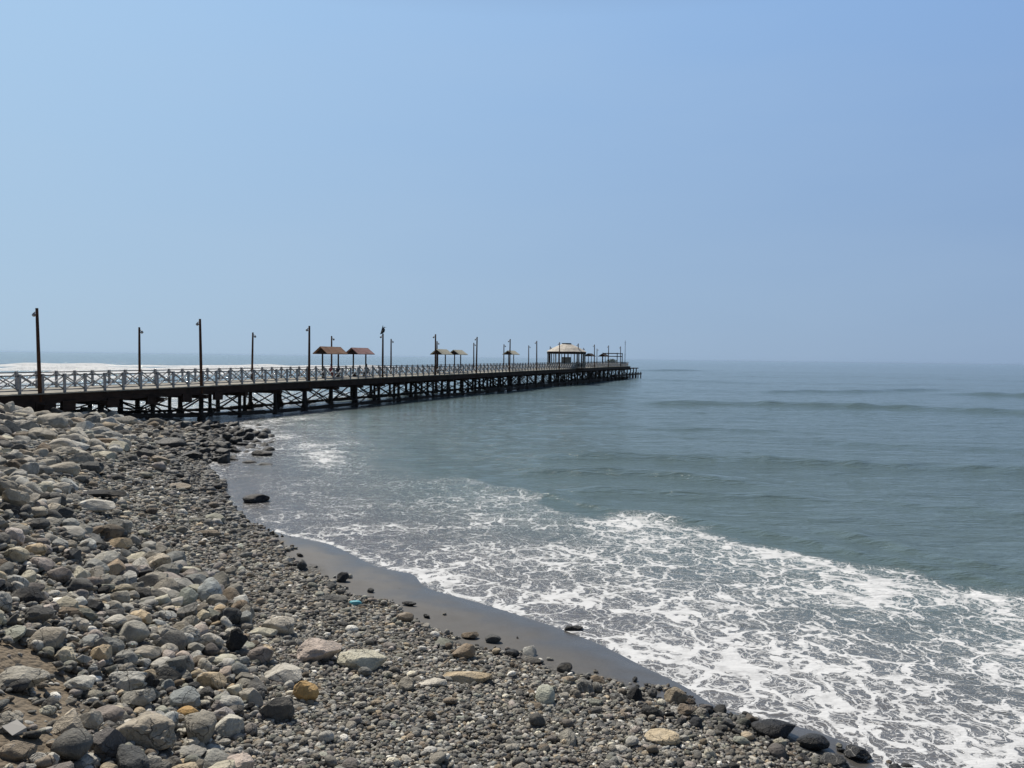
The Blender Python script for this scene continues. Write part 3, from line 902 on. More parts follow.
m_ = MB(); m_.box(-1.3, .9, -.9, .9, .05, 2.3); m_.build('kiosk_wall', M_PAVW, pv)

# open frame, bush and masts near the end
sf = s_mid(612.5); pf = pier(sf, PW/2)
fr = empty('open_frame', (pf[0], pf[1], dz(sf)), ANG); tag(fr, 'bare square timber frame without a roof, behind the bush near the pier end', 'frame')
for x in (-3, 3):
    for y in (-1.9, 1.9):
        m_ = MB(); m_.box(x-.09, x+.09, y-.09, y+.09, .004, 3.5); m_.build('post', M_BEAM, fr)
m_ = MB()
for z in (3.3, 2.55):
    m_.bar((-3, -1.9, z), (3, -1.9, z), .12, .2); m_.bar((-3, 1.9, z+.01), (3, 1.9, z+.01), .12, .2)
    m_.bar((-3, -1.9, z+.02), (-3, 1.9, z+.02), .12, .2); m_.bar((3, -1.9, z+.02), (3, 1.9, z+.02), .12, .2)
m_.build('ring_beam', M_BEAM, fr)
sb_ = s_mid(607); pb_ = pier(sb_, PW/2-1.2)
bu = empty('bush', (pb_[0], pb_[1], dz(sb_)), 0); tag(bu, 'low olive green bush growing on the pier deck near its end', 'bush')
m_ = MB()
for i in range(7):
    a = random.uniform(0, 6.28); m_.tube([(0, 0, 0), (math.cos(a)*.5, math.sin(a)*.5, .7), (math.cos(a)*1.1, math.sin(a)*.8, 1.25)], [.05, .035, .012], 5)
m_.build('stem', M_BEAM, bu)
m_ = MB()
for i in range(1500):
    u = np.random.default_rng(i+9).normal(size=3); u /= np.linalg.norm(u); r = random.random()**.4
    c = Vector((u[0]*1.7*r, u[1]*1.1*r, 1.0 + u[2]*.95*r)); a = Vector((random.gauss(0, 1), random.gauss(0, 1), random.gauss(0, 1))).normalized()*.11
    b = a.cross(Vector((random.gauss(0, 1), random.gauss(0, 1), random.gauss(0, 1)))).normalized()*.05
    if c.z < .1: continue
    m_.add([c-a, c+b, c+a, c-b], [(0, 1, 2, 3)])
m_.build('foliage', M_LEAF, bu)
for px_, hm, lb in ((624.6, 7.6, 'tallest thin antenna mast standing at the pier end'), (628.5, 4.2, 'short slim mast next to the tall antenna mast at the pier end')):
    sm_ = min(s_mid(px_), S1+8); pm_ = pier(sm_, PW/2 if sm_ < S1 else 3.0)
    zz = dz(min(sm_, S1)) - (0 if sm_ < S1 else .5)
    e = empty('mast', (pm_[0], pm_[1], zz)); tag(e, lb, 'mast')
    m_ = MB(); m_.tube([(0, 0, 0), (0, 0, hm)], [.09, .05], 6); m_.build('pole', M_DARKM, e)
    m_ = MB(); m_.bar((-.3, 0, hm-.6), (.3, 0, hm-.6), .05, .05); m_.bar((-.2, 0, hm-1.0), (.2, 0, hm-1.0), .05, .05); m_.build('crossbar', M_DARKM, e)

# ------------------------------------------------------------------ people sitting under the shelters
def person(sx0, oc, zc, facing, shirt, label):
    p = pier(sx0, oc)
    joints = {'pelvis': ((0, 0, .56), .15), 'belly': ((0, -.02, .74), .14), 'chest': ((0, -.03, .98), .165), 'neck': ((0, -.01, 1.16), .055), 'head0': ((0, .01, 1.25), .085), 'head1': ((0, .02, 1.36), .085)}
    V = []; E = []; rad = []; idx = {}
    def add(nm, co, r, par=None):
        idx[nm] = len(V); V.append(co); rad.append(r)
        if par is not None: E.append((idx[par], idx[nm]))
    add('pelvis', *joints['pelvis']); prev = 'pelvis'
    for k in ('belly', 'chest', 'neck', 'head0', 'head1'):
        add(k, *joints[k], prev); prev = k
    for sg in (-1, 1):
        t = str(sg)
        add('hip'+t, (sg*.1, .04, .55), .1, 'pelvis'); add('knee'+t, (sg*.13, .48, .54), .065, 'hip'+t); add('ankle'+t, (sg*.13, .46, .1), .045, 'knee'+t); add('toe'+t, (sg*.14, .64, .05), .04, 'ankle'+t)
        add('sho'+t, (sg*.2, -.02, 1.06), .06, 'chest'); add('elb'+t, (sg*.25, .05, .8), .045, 'sho'+t); add('wri'+t, (sg*.16, .3, .66), .03, 'elb'+t)
    me_ = bpy.data.meshes.new('person'); me_.from_pydata(V, E, [])
    o = bpy.data.objects.new('person', me_); COL.objects.link(o)
    md = o.modifiers.new('skin', 'SKIN')
    for i, sk in enumerate(me_.skin_vertices[0].data): sk.radius = (rad[i], rad[i]); sk.use_root = i == 0
    s2 = o.modifiers.new('sub', 'SUBSURF'); s2.levels = 1; s2.render_levels = 1
    me_.materials.append(M_CLOTHD if shirt == 0 else M_CLOTHR)
    o.location = (p[0], p[1], zc); o.rotation_euler = (0, 0, facing)
    tag(o, label, 'person')
    m_ = MB(); m_.ball((0, .0, 1.40), (.105, .115, .1)); m_.build('hair', M_CLOTHD, o, True)
s1_ = s_mid(331); person(s1_, PW/2-.02, dz(s1_)-.07, ANG-math.pi/2-1.57*0, 1, 'person in dark red clothes sitting on the bench under the rust-roofed shelter')
s2_ = s_mid(338); person(s2_, PW/2-.02, dz(s2_)-.07, ANG-math.pi/2, 0, 'person in dark clothes sitting under the seaward end of the rust roof')
s3_ = s_mid(366); person(s3_, PW/2-.02, dz(s3_)-.07, ANG-math.pi/2, 0, 'person in dark clothes sitting under the faded red shelter')

# ------------------------------------------------------------------ stones
def ico(sub):
    t = (1+5**.5)/2
    v = [(-1, t, 0), (1, t, 0), (-1, -t, 0), (1, -t, 0), (0, -1, t), (0, 1, t), (0, -1, -t), (0, 1, -t), (t, 0, -1), (t, 0, 1), (-t, 0, -1), (-t, 0, 1)]
    v = [np.array(p)/np.linalg.norm(p) for p in v]
    f = [(0, 11, 5), (0, 5, 1), (0, 1, 7), (0, 7, 10), (0, 10, 11), (1, 5, 9), (5, 11, 4), (11, 10, 2), (10, 7, 6), (7, 1, 8), (3, 9, 4), (3, 4, 2), (3, 2, 6), (3, 6, 8), (3, 8, 9), (4, 9, 5), (2, 4, 11), (6, 2, 10), (8, 6, 7), (9, 8, 1)]
    for _ in range(sub):
        c = {}; nf = []
        def mid(a, b):
            k = (min(a, b), max(a, b))
            if k not in c: m = v[a]+v[b]; v.append(m/np.linalg.norm(m)); c[k] = len(v)-1
            return c[k]
        for a, b, d in f:
            x, y, z = mid(a, b), mid(b, d), mid(d, a); nf += [(a, x, z), (b, y, x), (d, z, y), (x, y, z)]
        f = nf
    return np.array(v), np.array(f)

def stone_shape(sub, seed, angular, lump=.12):
    """unit stone: a lumpy ball trimmed by flat facets"""
    V, Fc = ico(sub); rg = np.random.default_rng(seed)
    offv = Vector(rg.uniform(-50, 50, 3))
    Vn = V.copy()
    r = np.array([1 + lump*1.6*mnoise.noise(Vector(p)*1.1 + offv) + lump*.55*mnoise.noise(Vector(p)*2.6 + offv) + lump*.22*mnoise.noise(Vector(p)*6 + offv) for p in Vn])
    Vn = Vn*r[:, None]
    for i in range(angular):
        d = rg.normal(size=3); d /= np.linalg.norm(d); h = rg.uniform(.55, .85)
        dd = Vn @ d
        ov = np.maximum(dd - h, 0)
        Vn = Vn - d[None, :]*(ov*.93)[:, None]
    Vn /= np.abs(Vn).max(0)[None, :]
    if sub >= 3:
        r2 = np.array([mnoise.noise(Vector(p)*5 + offv)*.02 + mnoise.noise(Vector(p)*11 + offv)*.012 for p in Vn])
        Vn = Vn*(1+r2[:, None])
    return Vn, Fc
ROUND = [stone_shape(3, 100+i, 3, .10) for i in range(12)]
ANGUL = [stone_shape(3, 200+i, 12, .20) for i in range(16)]
PITTED = [stone_shape(4, 300+i, 7, .26) for i in range(3)]
R_ME = [np_mesh('stone_round', v_, f_) for v_, f_ in ROUND]
A_ME = [np_mesh('stone_angular', v_, f_, smooth_=False) for v_, f_ in ANGUL]
P_ME = [np_mesh('stone_pitted', v_, f_) for v_, f_ in PITTED]
for m_ in R_ME + A_ME + P_ME: m_.materials.append(M_STONE)
ROUND2 = [stone_shape(2, 400+i, 4, .12) for i in range(12)]
ANG2 = [stone_shape(2, 500+i, 12, .22) for i in range(14)]
PEB1 = [stone_shape(1, 600+i, 3, .10) for i in range(12)]
PEB0 = [stone_shape(0, 700+i, 0, .2) for i in range(8)]

TONES = {'pale grey': (.37, .362, .34), 'grey': (.225, .222, .212), 'dark grey': (.10, .10, .10), 'warm grey': (.28, .262, .23), 'brown': (.19, .155, .12),
         'tan': (.40, .325, .23), 'cream': (.50, .47, .385), 'greenish grey': (.23, .236, .205), 'bluish grey': (.22, .228, .225), 'pinkish grey': (.33, .29, .27),
         'black': (.035, .036, .04), 'orange': (.50, .33, .15), 'white': (.60, .59, .56), 'mauve grey': (.185, .168, .162)}
TN = list(TONES)
TONES = {k: tuple(np.array(v_)*np.array([1.015, 1.0, .95])) for k, v_ in TONES.items()}
placed = []      # (x, y, z, a, b, c, yaw, tx, ty, tone, shape kind, shape index, col, wet, label, category)
# hand-placed stones: px, py (centre), width px, height px, tone, shape, flatness(depth ratio), yaw, label
HAND = [
 (147, 735, 62, 46, 'warm grey', 'P0', .85, .1, 'biggest boulder in the shingle, warm grey with a pitted face'),
 (188, 715, 22, 14, 'orange', 'R1', .8, .2, 'smooth orange egg-shaped stone touching the biggest pitted boulder'),
 (213, 682, 32, 26, 'tan', 'A1', .8, .5, 'chunky light tan stone uphill of the smooth orange egg-shaped stone'),
 (183, 702, 38, 26, 'bluish grey', 'A5', .8, 0, 'pale blue-green block right above the orange egg-shaped stone'),
 (102, 656, 25, 20, 'tan', 'A3', .8, .6, 'square yellow-tan slab tilted up at the edge of the dirt patch'),
 (147, 687, 26, 28, 'black', 'A4', .5, .9, 'very dark upright slab between the hollow pale boulder and blue-grey egg'),
 (168, 688, 14, 16, 'bluish grey', 'R2', .8, 0, 'small blue-grey egg-shaped stone beside the dark upright slab'),
 (132, 635, 34, 27, 'warm grey', 'R3', .85, .3, 'large rounded warm grey boulder in the middle of the cobble pile'),
 (129, 686, 40, 24, 'pale grey', 'P1', .8, .1, 'pale boulder with a hollow in its top, left of the dark upright slab'),
 (105, 716, 36, 24, 'mauve grey', 'R4', .8, .1, 'dark purplish oval boulder next to the biggest pitted boulder'),
 (137, 702, 32, 24, 'warm grey', 'A6', .8, .4, 'angular pointed grey-brown boulder directly above the biggest pitted boulder'),
 (126, 661, 22, 19, 'bluish grey', 'R5', .8, .4, 'round blue-grey cobble beside the square yellow-tan slab'),
 (306, 692, 27, 30, 'orange', 'A7', .8, .2, 'blocky yellow-orange stone standing alone on the shingle'),
 (281, 627, 38, 24, 'pale grey', 'R6', .8, .2, 'smooth rounded light grey boulder at the inner edge of the shingle'),
 (318, 653, 46, 28, 'pinkish grey', 'A8', .8, .3, 'pinkish grey angular boulder left of the whitish cracked boulder'),
 (363, 661, 52, 28, 'cream', 'A9', .75, .1, 'whitish cracked boulder half sunk in the shingle'),
 (284, 676, 44, 22, 'pale grey', 'A10', .8, 0, 'flat pale slab just behind the blocky yellow-orange stone'),
 (467, 679, 56, 17, 'tan', 'A11', .5, .1, 'long low tan slab lying in the shingle near the wet sand'),
 (434, 684, 32, 11, 'pale grey', 'A12', .5, 0, 'low pale grey slab touching the long tan slab'),
 (277, 711, 34, 28, 'dark grey', 'A13', .6, .7, 'pointed dark grey stone like a fin, downhill of the orange block'),
 (261, 658, 26, 22, 'mauve grey', 'R7', .8, .2, 'round dark maroon-grey cobble with a pit, by the fallen dark slab'),
 (236, 643, 22, 28, 'black', 'A14', .6, .8, 'dark leaning stone in the cobble pile above the cream oval stone'),
 (222, 661, 32, 13, 'cream', 'R8', .7, .1, 'long cream-yellow oval stone above the chunky light tan stone'),
 (240, 648, 30, 11, 'greenish grey', 'R9', .7, .1, 'flat green-grey stone lying against the dark leaning stone'),
 (262, 634, 30, 12, 'cream', 'A2', .6, .2, 'flat cream slab wedged beside the smooth light grey boulder'),
 (42, 567, 27, 18, 'pinkish grey', 'A1', .8, .2, 'pinkish flat-topped stone next to the pale yellowish round stone'),
 (17, 557, 23, 19, 'cream', 'R10', .85, 0, 'pale yellowish round stone near the top of the cobble pile'),
 (35, 551, 21, 17, 'tan', 'R11', .85, .4, 'tan-brown rounded stone right behind the pinkish flat-topped stone'),
 (59, 577, 24, 20, 'mauve grey', 'R0', .85, .3, 'round mauve-grey boulder downhill of the pinkish flat-topped stone'),
 (78, 588, 30, 18, 'dark grey', 'R3', .8, .1, 'dark grey oval boulder in the upper cobble pile'),
 (28, 598, 32, 20, 'black', 'A15', .8, .2, 'black humped boulder in the upper cobble pile'),
 (119, 545, 23, 17, 'tan', 'A6', .8, .5, 'angular yellow-brown stone at the top edge of the cobble pile'),
 (93, 508, 54, 15, 'pale grey', 'A10', .5, .1, 'broad pale flat slab on gravel below the long black stone'),
 (96, 495, 72, 10, 'black', 'A12', .35, .05, 'long low black stone like a log lying on the gravel'),
 (102, 457, 33, 12, 'cream', 'A3', .6, .1, 'long light-topped block on the far bank of rocks'),
 (60, 469, 36, 19, 'warm grey', 'R4', .8, .2, 'rounded beige boulder in front of the long light-topped block'),
 (62, 489, 23, 15, 'pale grey', 'R6', .8, .2, 'pale domed boulder above the long black stone'),
 (40, 436, 28, 18, 'warm grey', 'A8', .85, .3, 'large beige boulder at the front of the far rock bank'),
 (52, 422, 30, 20, 'warm grey', 'R5', .85, .1, 'large rounded beige boulder highest beneath the pier deck'),
 (90, 470, 24, 15, 'dark grey', 'A13', .8, .3, 'dark craggy boulder touching the rounded beige boulder'),
 (257, 498, 27, 13, 'black', 'R7', .8, .1, 'wet black domed rock standing alone in the shallow water'),
 (213, 519, 24, 12, 'greenish grey', 'A5', .7, .1, 'greenish block at the gravel edge near the wet black domed rock'),
 (208, 534, 26, 9, 'brown', 'R8', .6, 0, 'low brown-grey rock just below the greenish block'),
 (192, 456, 24, 13, 'black', 'A4', .7, .1, 'black wet block on the waterside gravel below the pier'),
 (170, 444, 30, 14, 'dark grey', 'R9', .8, .2, 'smooth dark grey boulder uphill of the black wet block'),
 (160, 461, 20, 13, 'tan', 'A9', .8, .5, 'yellowish angular stone on the gravel below the dark grey boulder'),
 (236, 450, 14, 7, 'black', 'A1', .7, .3, 'small black wet rock alone between the gravel and water'),
 (262, 452, 22, 10, 'black', 'A7', .7, .2, 'largest black wet rock of the outlying clump in the shallows'),
 (250, 461, 16, 6, 'black', 'R1', .7, .2, 'low black rock in front of the outlying clump'),
 (264, 463, 17, 6, 'black', 'A2', .7, .1, 'flat black rock on the seaward side of the outlying clump'),
 (178, 487, 28, 8, 'tan', 'R2', .6, .1, 'low yellowish green slab on the gravel near the water'),
 (143, 476, 18, 9, 'greenish grey', 'R11', .7, .2, 'pale green-tinted stone on the upper gravel'),
 (171, 424, 12, 8, 'white', 'A3', .8, .2, 'bright white stone on the gravel right under the pier'),
 (125, 421, 24, 13, 'warm grey', 'R0', .8, .1, 'rounded boulder against the first open pier piles'),
 (675, 697, 24, 20, 'tan', 'R3', .8, .2, 'olive-tan rock at the wet sand edge, upper one of a touching pair'),
 (686, 712, 21, 15, 'brown', 'A8', .8, .2, 'mossy olive-brown rock, lower one of the touching pair by the foam'),
 (662, 740, 37, 19, 'tan', 'R4', .75, -.2, 'smooth tan and orange boulder low on the shingle by the sea'),
 (620, 751, 17, 9, 'white', 'R5', .7, .1, 'small whitish stone left of the smooth tan and orange boulder'),
 (630, 742, 14, 11, 'greenish grey', 'R6', .7, .1, 'small pale green round stone left of the smooth tan boulder'),
 (775, 730, 46, 24, 'black', 'R7', .8, -.3, 'large glossy black wet rock at the foam edge'),
 (813, 744, 32, 20, 'black', 'R8', .8, -.3, 'second glossy black wet rock, seaward of the largest one'),
 (781, 744, 15, 10, 'cream', 'A9', .8, 0, 'small yellowish stone between the two glossy black rocks'),
 (858, 755, 28, 17, 'black', 'A10', .8, .1, 'craggy black rock washed by foam at the bottom of the beach'),
 (830, 762, 30, 16, 'dark grey', 'R9', .8, .1, 'dark wet rock beside the craggy black rock at the foam'),
 (574, 629, 20, 7, 'black', 'A11', .6, .1, 'lone flat black rock lying right on the foam line'),
 (465, 653, 25, 21, 'brown', 'A12', .8, .3, 'olive-grey upright rock where shingle meets wet sand'),
 (493, 640, 16, 9, 'dark grey', 'R10', .8, .3, 'small dark rock on wet sand behind the olive-grey upright rock'),
 (512, 655, 15, 11, 'black', 'R11', .8, .3, 'black round rock on the wet sand right of the olive-grey one'),
 (530, 662, 24, 8, 'dark grey', 'A5', .6, .3, 'flat dark rock at the end of the row on the wet sand'),
 (405, 618, 18, 12, 'brown', 'R0', .8, .3, 'round olive-brown rock at the shingle edge on wet sand'),
 (409, 604, 15, 6, 'black', 'A7', .6, .1, 'small flat black rock above the round olive-brown rock'),
 (330, 599, 36, 10, 'dark grey', 'A14', .6, .1, 'long low dark rock along the top of the wet sand'),
 (470, 636, 18, 9, 'brown', 'A6', .7, .3, 'reddish brown rock behind the olive-grey upright rock'),
 (20, 682, 48, 30, 'warm grey', 'A8', .8, .3, 'big shaded boulder half buried in the dirt patch'),
 (15, 754, 40, 26, 'brown', 'A2', .8, .2, 'reddish-brown boulder in the lower corner of the dirt'),
 (70, 731, 30, 26, 'warm grey', 'A15', .8, .5, 'beige peaked boulder rising from the dirt, in front of its twin'),
 (88, 724, 26, 26, 'warm grey', 'A6', .8, .9, 'second beige peaked boulder, seaward twin of the dirt-patch pair'),
 (80, 763, 36, 15, 'pale grey', 'R1', .8, .1, 'smooth pale boulder at the bottom edge of the rock pile'),
 (47, 714, 15, 12, 'cream', 'R2', .8, .6, 'small cream-topped brown stone lying on the dirt'),
 (52, 749, 12, 10, 'brown', 'R5', .7, .6, 'small brown split stone on the dirt below the cream-topped one'),
 (188, 754, 36, 16, 'grey', 'A14', .8, .2, 'low grey slab below the biggest pitted boulder'),
 (167, 617, 22, 14, 'pale grey', 'A1', .8, .2, 'pale angular stone uphill of the rounded warm grey boulder'),
 (148, 606, 20, 12, 'grey', 'R4', .8, .1, 'mid grey rounded stone above the pale angular stone'),
 (120, 598, 20, 18, 'warm grey', 'R8', .85, .3, 'rounded grey-brown boulder above the middle of the cobble pile'),
 (72, 557, 22, 16, 'dark grey', 'A3', .8, .2, 'dark squared boulder right of the tan-brown rounded stone'),
 (87, 546, 20, 14, 'pale grey', 'A5', .8, .2, 'pale squared block uphill of the dark squared boulder'),
 (38, 526, 22, 14, 'dark grey', 'R9', .8, .2, 'dark rounded boulder above the tan-brown rounded stone'),
 (80, 628, 20, 18, 'pale grey', 'A7', .8, .4, 'pale leaning wedge stone near the square yellow-tan slab'),
 (38, 620, 26, 20, 'dark grey', 'A8', .8, .3, 'dark flat-faced boulder at the top of the dirt patch'),
]
def fit_stone(px, py, wpx, hpx, flat, yaw):
    """size and centre of a stone that covers a given patch of the picture while resting on the ground"""
    g = ground(px, py + hpx*.42)
    Y = g[1]
    a = wpx*Y/F/2
    dep = (EYE - g[2])/Y                       # steepness of the view
    b = a*flat
    # apparent half height ~ sqrt((c)^2 + (b*sin)^2)
    hh_ = hpx*Y/F/2
    c = math.sqrt(max(hh_**2 - (b*dep)**2, (.5*hh_)**2))
    c = max(.6*hh_, .12*a) if c < .6*hh_ else c
    y = g[1] + b*.8
    x = g[0]*(y/g[1])
    return x, y, float(max(hgt(x, y), -.1)), a, b, c
def shape_of(code):
    return {'R': R_ME, 'A': A_ME, 'P': P_ME}[code[0]][int(code[1:]) % len({'R': R_ME, 'A': A_ME, 'P': P_ME}[code[0]])]
landmarks = []
for px, py, wp, hp, tone, shp, flat, yaw, lab in HAND:
    x, y, z, a, b, c = fit_stone(px, py, wp, hp, flat, yaw)
    sink = .30 if c > .12 else .2
    zc = z + c*(1-sink*1.0) - .0
    placed.append(dict(x=x, y=y, z=zc, a=a*1.04, b=b, c=c, r=(a+b)/2, tone=tone, me=shape_of(shp), yaw=yaw*.4, tilt=(0, 0), lab=lab, hand=True, px=px, py=py))
    landmarks.append((px, py, lab))

def zoneA(p):
    """cobble pile: p is an array of picture positions"""
    bx = np.interp(p[:, 1], [405, 430, 470, 490, 510, 535, 560, 600, 650, 700, 740, 768, 800], [110, 128, 120, 75, 70, 120, 175, 235, 268, 262, 225, 235, 250])
    return bx - p[:, 0]
grid = {}
def gkey(x, y): return (int(math.floor(x/.8)), int(math.floor(y/.8)))
def gadd(i, q): grid.setdefault(gkey(q['x'], q['y']), []).append(i)
for i, q in enumerate(placed): gadd(i, q)
def clear(x, y, r, k=.80):
    kx, ky = gkey(x, y); w = 2 if r < .6 else 3
    for ax in range(kx-w, kx+w+1):
        for ay in range(ky-w, ky+w+1):
            for i in grid.get((ax, ay), ()):
                q = placed[i]
                if (q['x']-x)**2 + (q['y']-y)**2 < ((max(k, 1.28 if y < q['y'] else .95) if q['hand'] else k)*(q['r']+r))**2: return False
    return True
PAL_A = ['warm grey']*7 + ['grey']*7 + ['pale grey']*5 + ['dark grey']*7 + ['brown']*2 + ['bluish grey']*4 + ['greenish grey']*2 + ['pinkish grey']*2 + ['mauve grey']*3 + ['cream']*2 + ['tan']*2 + ['black']*2 + ['white']*1
PAL_FAR = ['warm grey']*9 + ['grey']*7 + ['pale grey']*3 + ['brown']*1 + ['dark grey']*4 + ['cream']
HQ = np.array([(q['px'], q['py'], q['y'], q['r']) for q in placed])
def hides(x, y, r, pp):
    rp = r*F/y
    return bool(np.any((HQ[:, 2] > y) & (np.abs(HQ[:, 0]-pp[0]) < (HQ[:, 3]*F/y + rp)*.8) & (pp[1] > HQ[:, 1]) & (pp[1] - HQ[:, 1] < HQ[:, 3]*F/y*.5 + rp*1.15)))
def scatter(n, ya, yb, rfun, zone, palf, k=.80, zone_right=True):
    cnt = 0
    xs_ = RNG.uniform(-.74*yb - 1.5, min(8, .3*yb+3) if zone_right else -.18*ya, n*4); ys_ = ya + (yb-ya)*RNG.random(n*4)
    d = sdi(xs_, ys_); z = hgt(xs_, ys_); p = proj(np.stack([xs_, ys_, z], 1))
    ok = zone(p, d, xs_, ys_) & (p[:, 0] > -190) & (p[:, 1] < 900)
    rad = rfun(ys_, RNG.random(n*4))
    idx = np.nonzero(ok)[0][:n*2]
    idx = idx[np.argsort(-rad[idx])]
    for i in idx:
        x, y, r = xs_[i], ys_[i], rad[i]
        if not clear(x, y, r, k): continue
        if hides(x, y, r, p[i]): continue
        asp = RNG.uniform(.62, .95); a = r/math.sqrt(asp)*1.02; b = a*asp; c = a*RNG.uniform(.38, .8)
        tone = palf(p[i], d[i])
        ang_ = RNG.random() < .72
        mi = int(RNG.integers(100))
        q = dict(x=x, y=y, z=z[i] + c*RNG.uniform(.2, .75) + (RNG.uniform(0, .07) if p[i, 1] > 530 else RNG.uniform(0, .15)*r/.4)*(k < .75), a=a, b=b, c=c, r=r, tone=tone, yaw=RNG.uniform(0, 6.28), tilt=(RNG.normal()*.33, RNG.normal()*.33),
                 me=(A_ME if ang_ else R_ME)[mi % (16 if ang_ else 12)], low=(ANG2 if ang_ else ROUND2)[mi % (14 if ang_ else 12)], hand=False, px=p[i, 0], py=p[i, 1], d=d[i])
        placed.append(q); gadd(len(placed)-1, q); cnt += 1
    return cnt
def pa(p, d): return PAL_A[RNG.integers(len(PAL_A))] if p[1] > 520 else PAL_FAR[RNG.integers(len(PAL_FAR))]
def dirt_at(p): return (p[:, 0] < np.interp(p[:, 1], [630, 655, 690, 720, 768], [0, 45, 98, 88, 45])) & (p[:, 1] > 632)
cA = scatter(4200, 4.5, 13, lambda y, u: .050 + .14*u**2.4, lambda p, d, x, y: (zoneA(p) > 0) & ~(dirt_at(p) & (RNG.random(len(p)) < .95)), pa, .66)
cB = scatter(6500, 13, 24, lambda y, u: .065 + .20*u**2.6, lambda p, d, x, y: (zoneA(p) > 0) & ((p[:, 1] > 530) | (RNG.random(len(p)) < .6)), pa, .66)
cC = scatter(9000, 24, 52, lambda y, u: .09 + .42*u**3.6, lambda p, d, x, y: (zoneA(p) > 0) & (d > 1) & (p[:, 1] > 413), pa, .66)
# looser stones on the gravel and dark ones near the waterline
def pw(p, d):
    if (d < 2.2 or (p[1] < 475 and d < 5)) and p[1] < 640: return ['black', 'dark grey', 'dark grey', 'grey', 'brown'][RNG.integers(5)]
    return ['grey', 'warm grey', 'pale grey', 'dark grey', 'greenish grey', 'brown'][RNG.integers(6)]
cD = scatter(2200, 22, 56, lambda y, u: .09 + .32*u**2.6, lambda p, d, x, y: (zoneA(p) < 0) & (d > .3) & (p[:, 0] < 285) & (p[:, 1] < 470), pw, 1.0)
cE = scatter(260, 9, 30, lambda y, u: .06 + .11*u**3, lambda p, d, x, y: (zoneA(p) < 0) & (d > .6) & (p[:, 1] > np.interp(p[:, 0], [230, 262, 300, 350, 400, 450, 520, 600, 680, 740, 800, 870], [500, 532, 566, 598, 614, 640, 664, 686, 706, 726, 745, 772])), pw, 1.1)
# a band of dark wet stones along the shingle's lower edge
cF = scatter(900, 8, 40, lambda y, u: .045 + .11*u**2.5, lambda p, d, x, y: (np.abs(p[:, 1] + 4 - np.interp(p[:, 0], [200, 235, 262, 300, 350, 400, 450, 520, 600, 680, 740, 800, 870], [450, 500, 532, 566, 596, 614, 640, 664, 684, 704, 726, 745, 772])) < 9) & (d > .1) & (p[:, 0] > 205),
             lambda p, d: ['black', 'dark grey', 'dark grey', 'brown', 'grey'][RNG.integers(5)], .95)
# the clump in the shallows
cG = scatter(2600, 26, 58, lambda y, u: .12 + .30*u**2, lambda p, d, x, y: (d > -6) & (((p[:, 0]-222)/55)**2 + ((p[:, 1]-444)/21)**2 < 1), lambda p, d: ['black', 'black', 'dark grey'][RNG.integers(3)], .9)
def sand_zone(p, d, x, y):
    e_ = np.interp(p[:, 0], [200, 235, 262, 300, 350, 400, 450, 520, 600, 680, 740, 800, 870], [450, 500, 532, 566, 596, 614, 640, 664, 684, 704, 726, 745, 772])
    t_ = e_ - p[:, 1]
    return (t_ > -6) & (t_ < 34) & (d > .05) & (p[:, 0] > 205) & (RNG.random(len(p)) < np.exp(-np.maximum(t_, 0)/9.0)) & (fbm(x*.7, y*.7, 90) > .42)
cH = scatter(2200, 8, 40, lambda y, u: .018 + .07*u**3, sand_zone, lambda p, d: ['black', 'dark grey', 'dark grey', 'brown', 'grey', 'warm grey'][RNG.integers(6)], .95)
cJ = scatter(1500, 7, 14, lambda y, u: .035 + .11*u**2, lambda p, d, x, y: (np.abs(p[:, 1] - np.interp(p[:, 0], [560, 640, 700, 760, 820, 900], [684, 702, 718, 738, 754, 780])) < 13) & (p[:, 0] > 560) & (p[:, 0] < 905) & (d > -.35),
             lambda p, d: ['black', 'black', 'dark grey', 'brown', 'greenish grey'][RNG.integers(5)], .95)
print('stones', cJ, cH, cA, cB, cC, cD, cE, cF, cG, len(placed))

def wetness(q):
    d = float(sdi(q['x'], q['y']))
    if q['tone'] == 'black' and q['hand'] and d < 4: return .9
    return float(np.clip(1 - (d-(.5 if q['y'] < 26 else 2.2))/1.2, 0, 1))*.8
def tone_rgb(tone, y, steady=False):
    j = np.clip(RNG.normal(), -1.5, 1.5)*.03
    c = np.array(TONES[tone]) * (RNG.uniform(.95, 1.12) if steady else .56 + 1.0*RNG.random()**1.3) * np.array([1+j, 1, 1-j]) * (1.38 if tone not in ('black', 'orange', 'white', 'dark grey') else 1)
    return np.maximum(c*min(1.0, .56/c.max()), .01)

for q in placed: q['size'] = q['a']*2*F/max(q['y'], 3)
inview = [q for q in placed if -8 < q['px'] < 1030 and 395 < q['py'] < 785]
hand = [q for q in placed if q['hand']]
auto = sorted([q for q in inview if not q['hand']], key=lambda q: -q['size'])[:300-len(hand)]
chosen = set(id(q) for q in hand + auto)

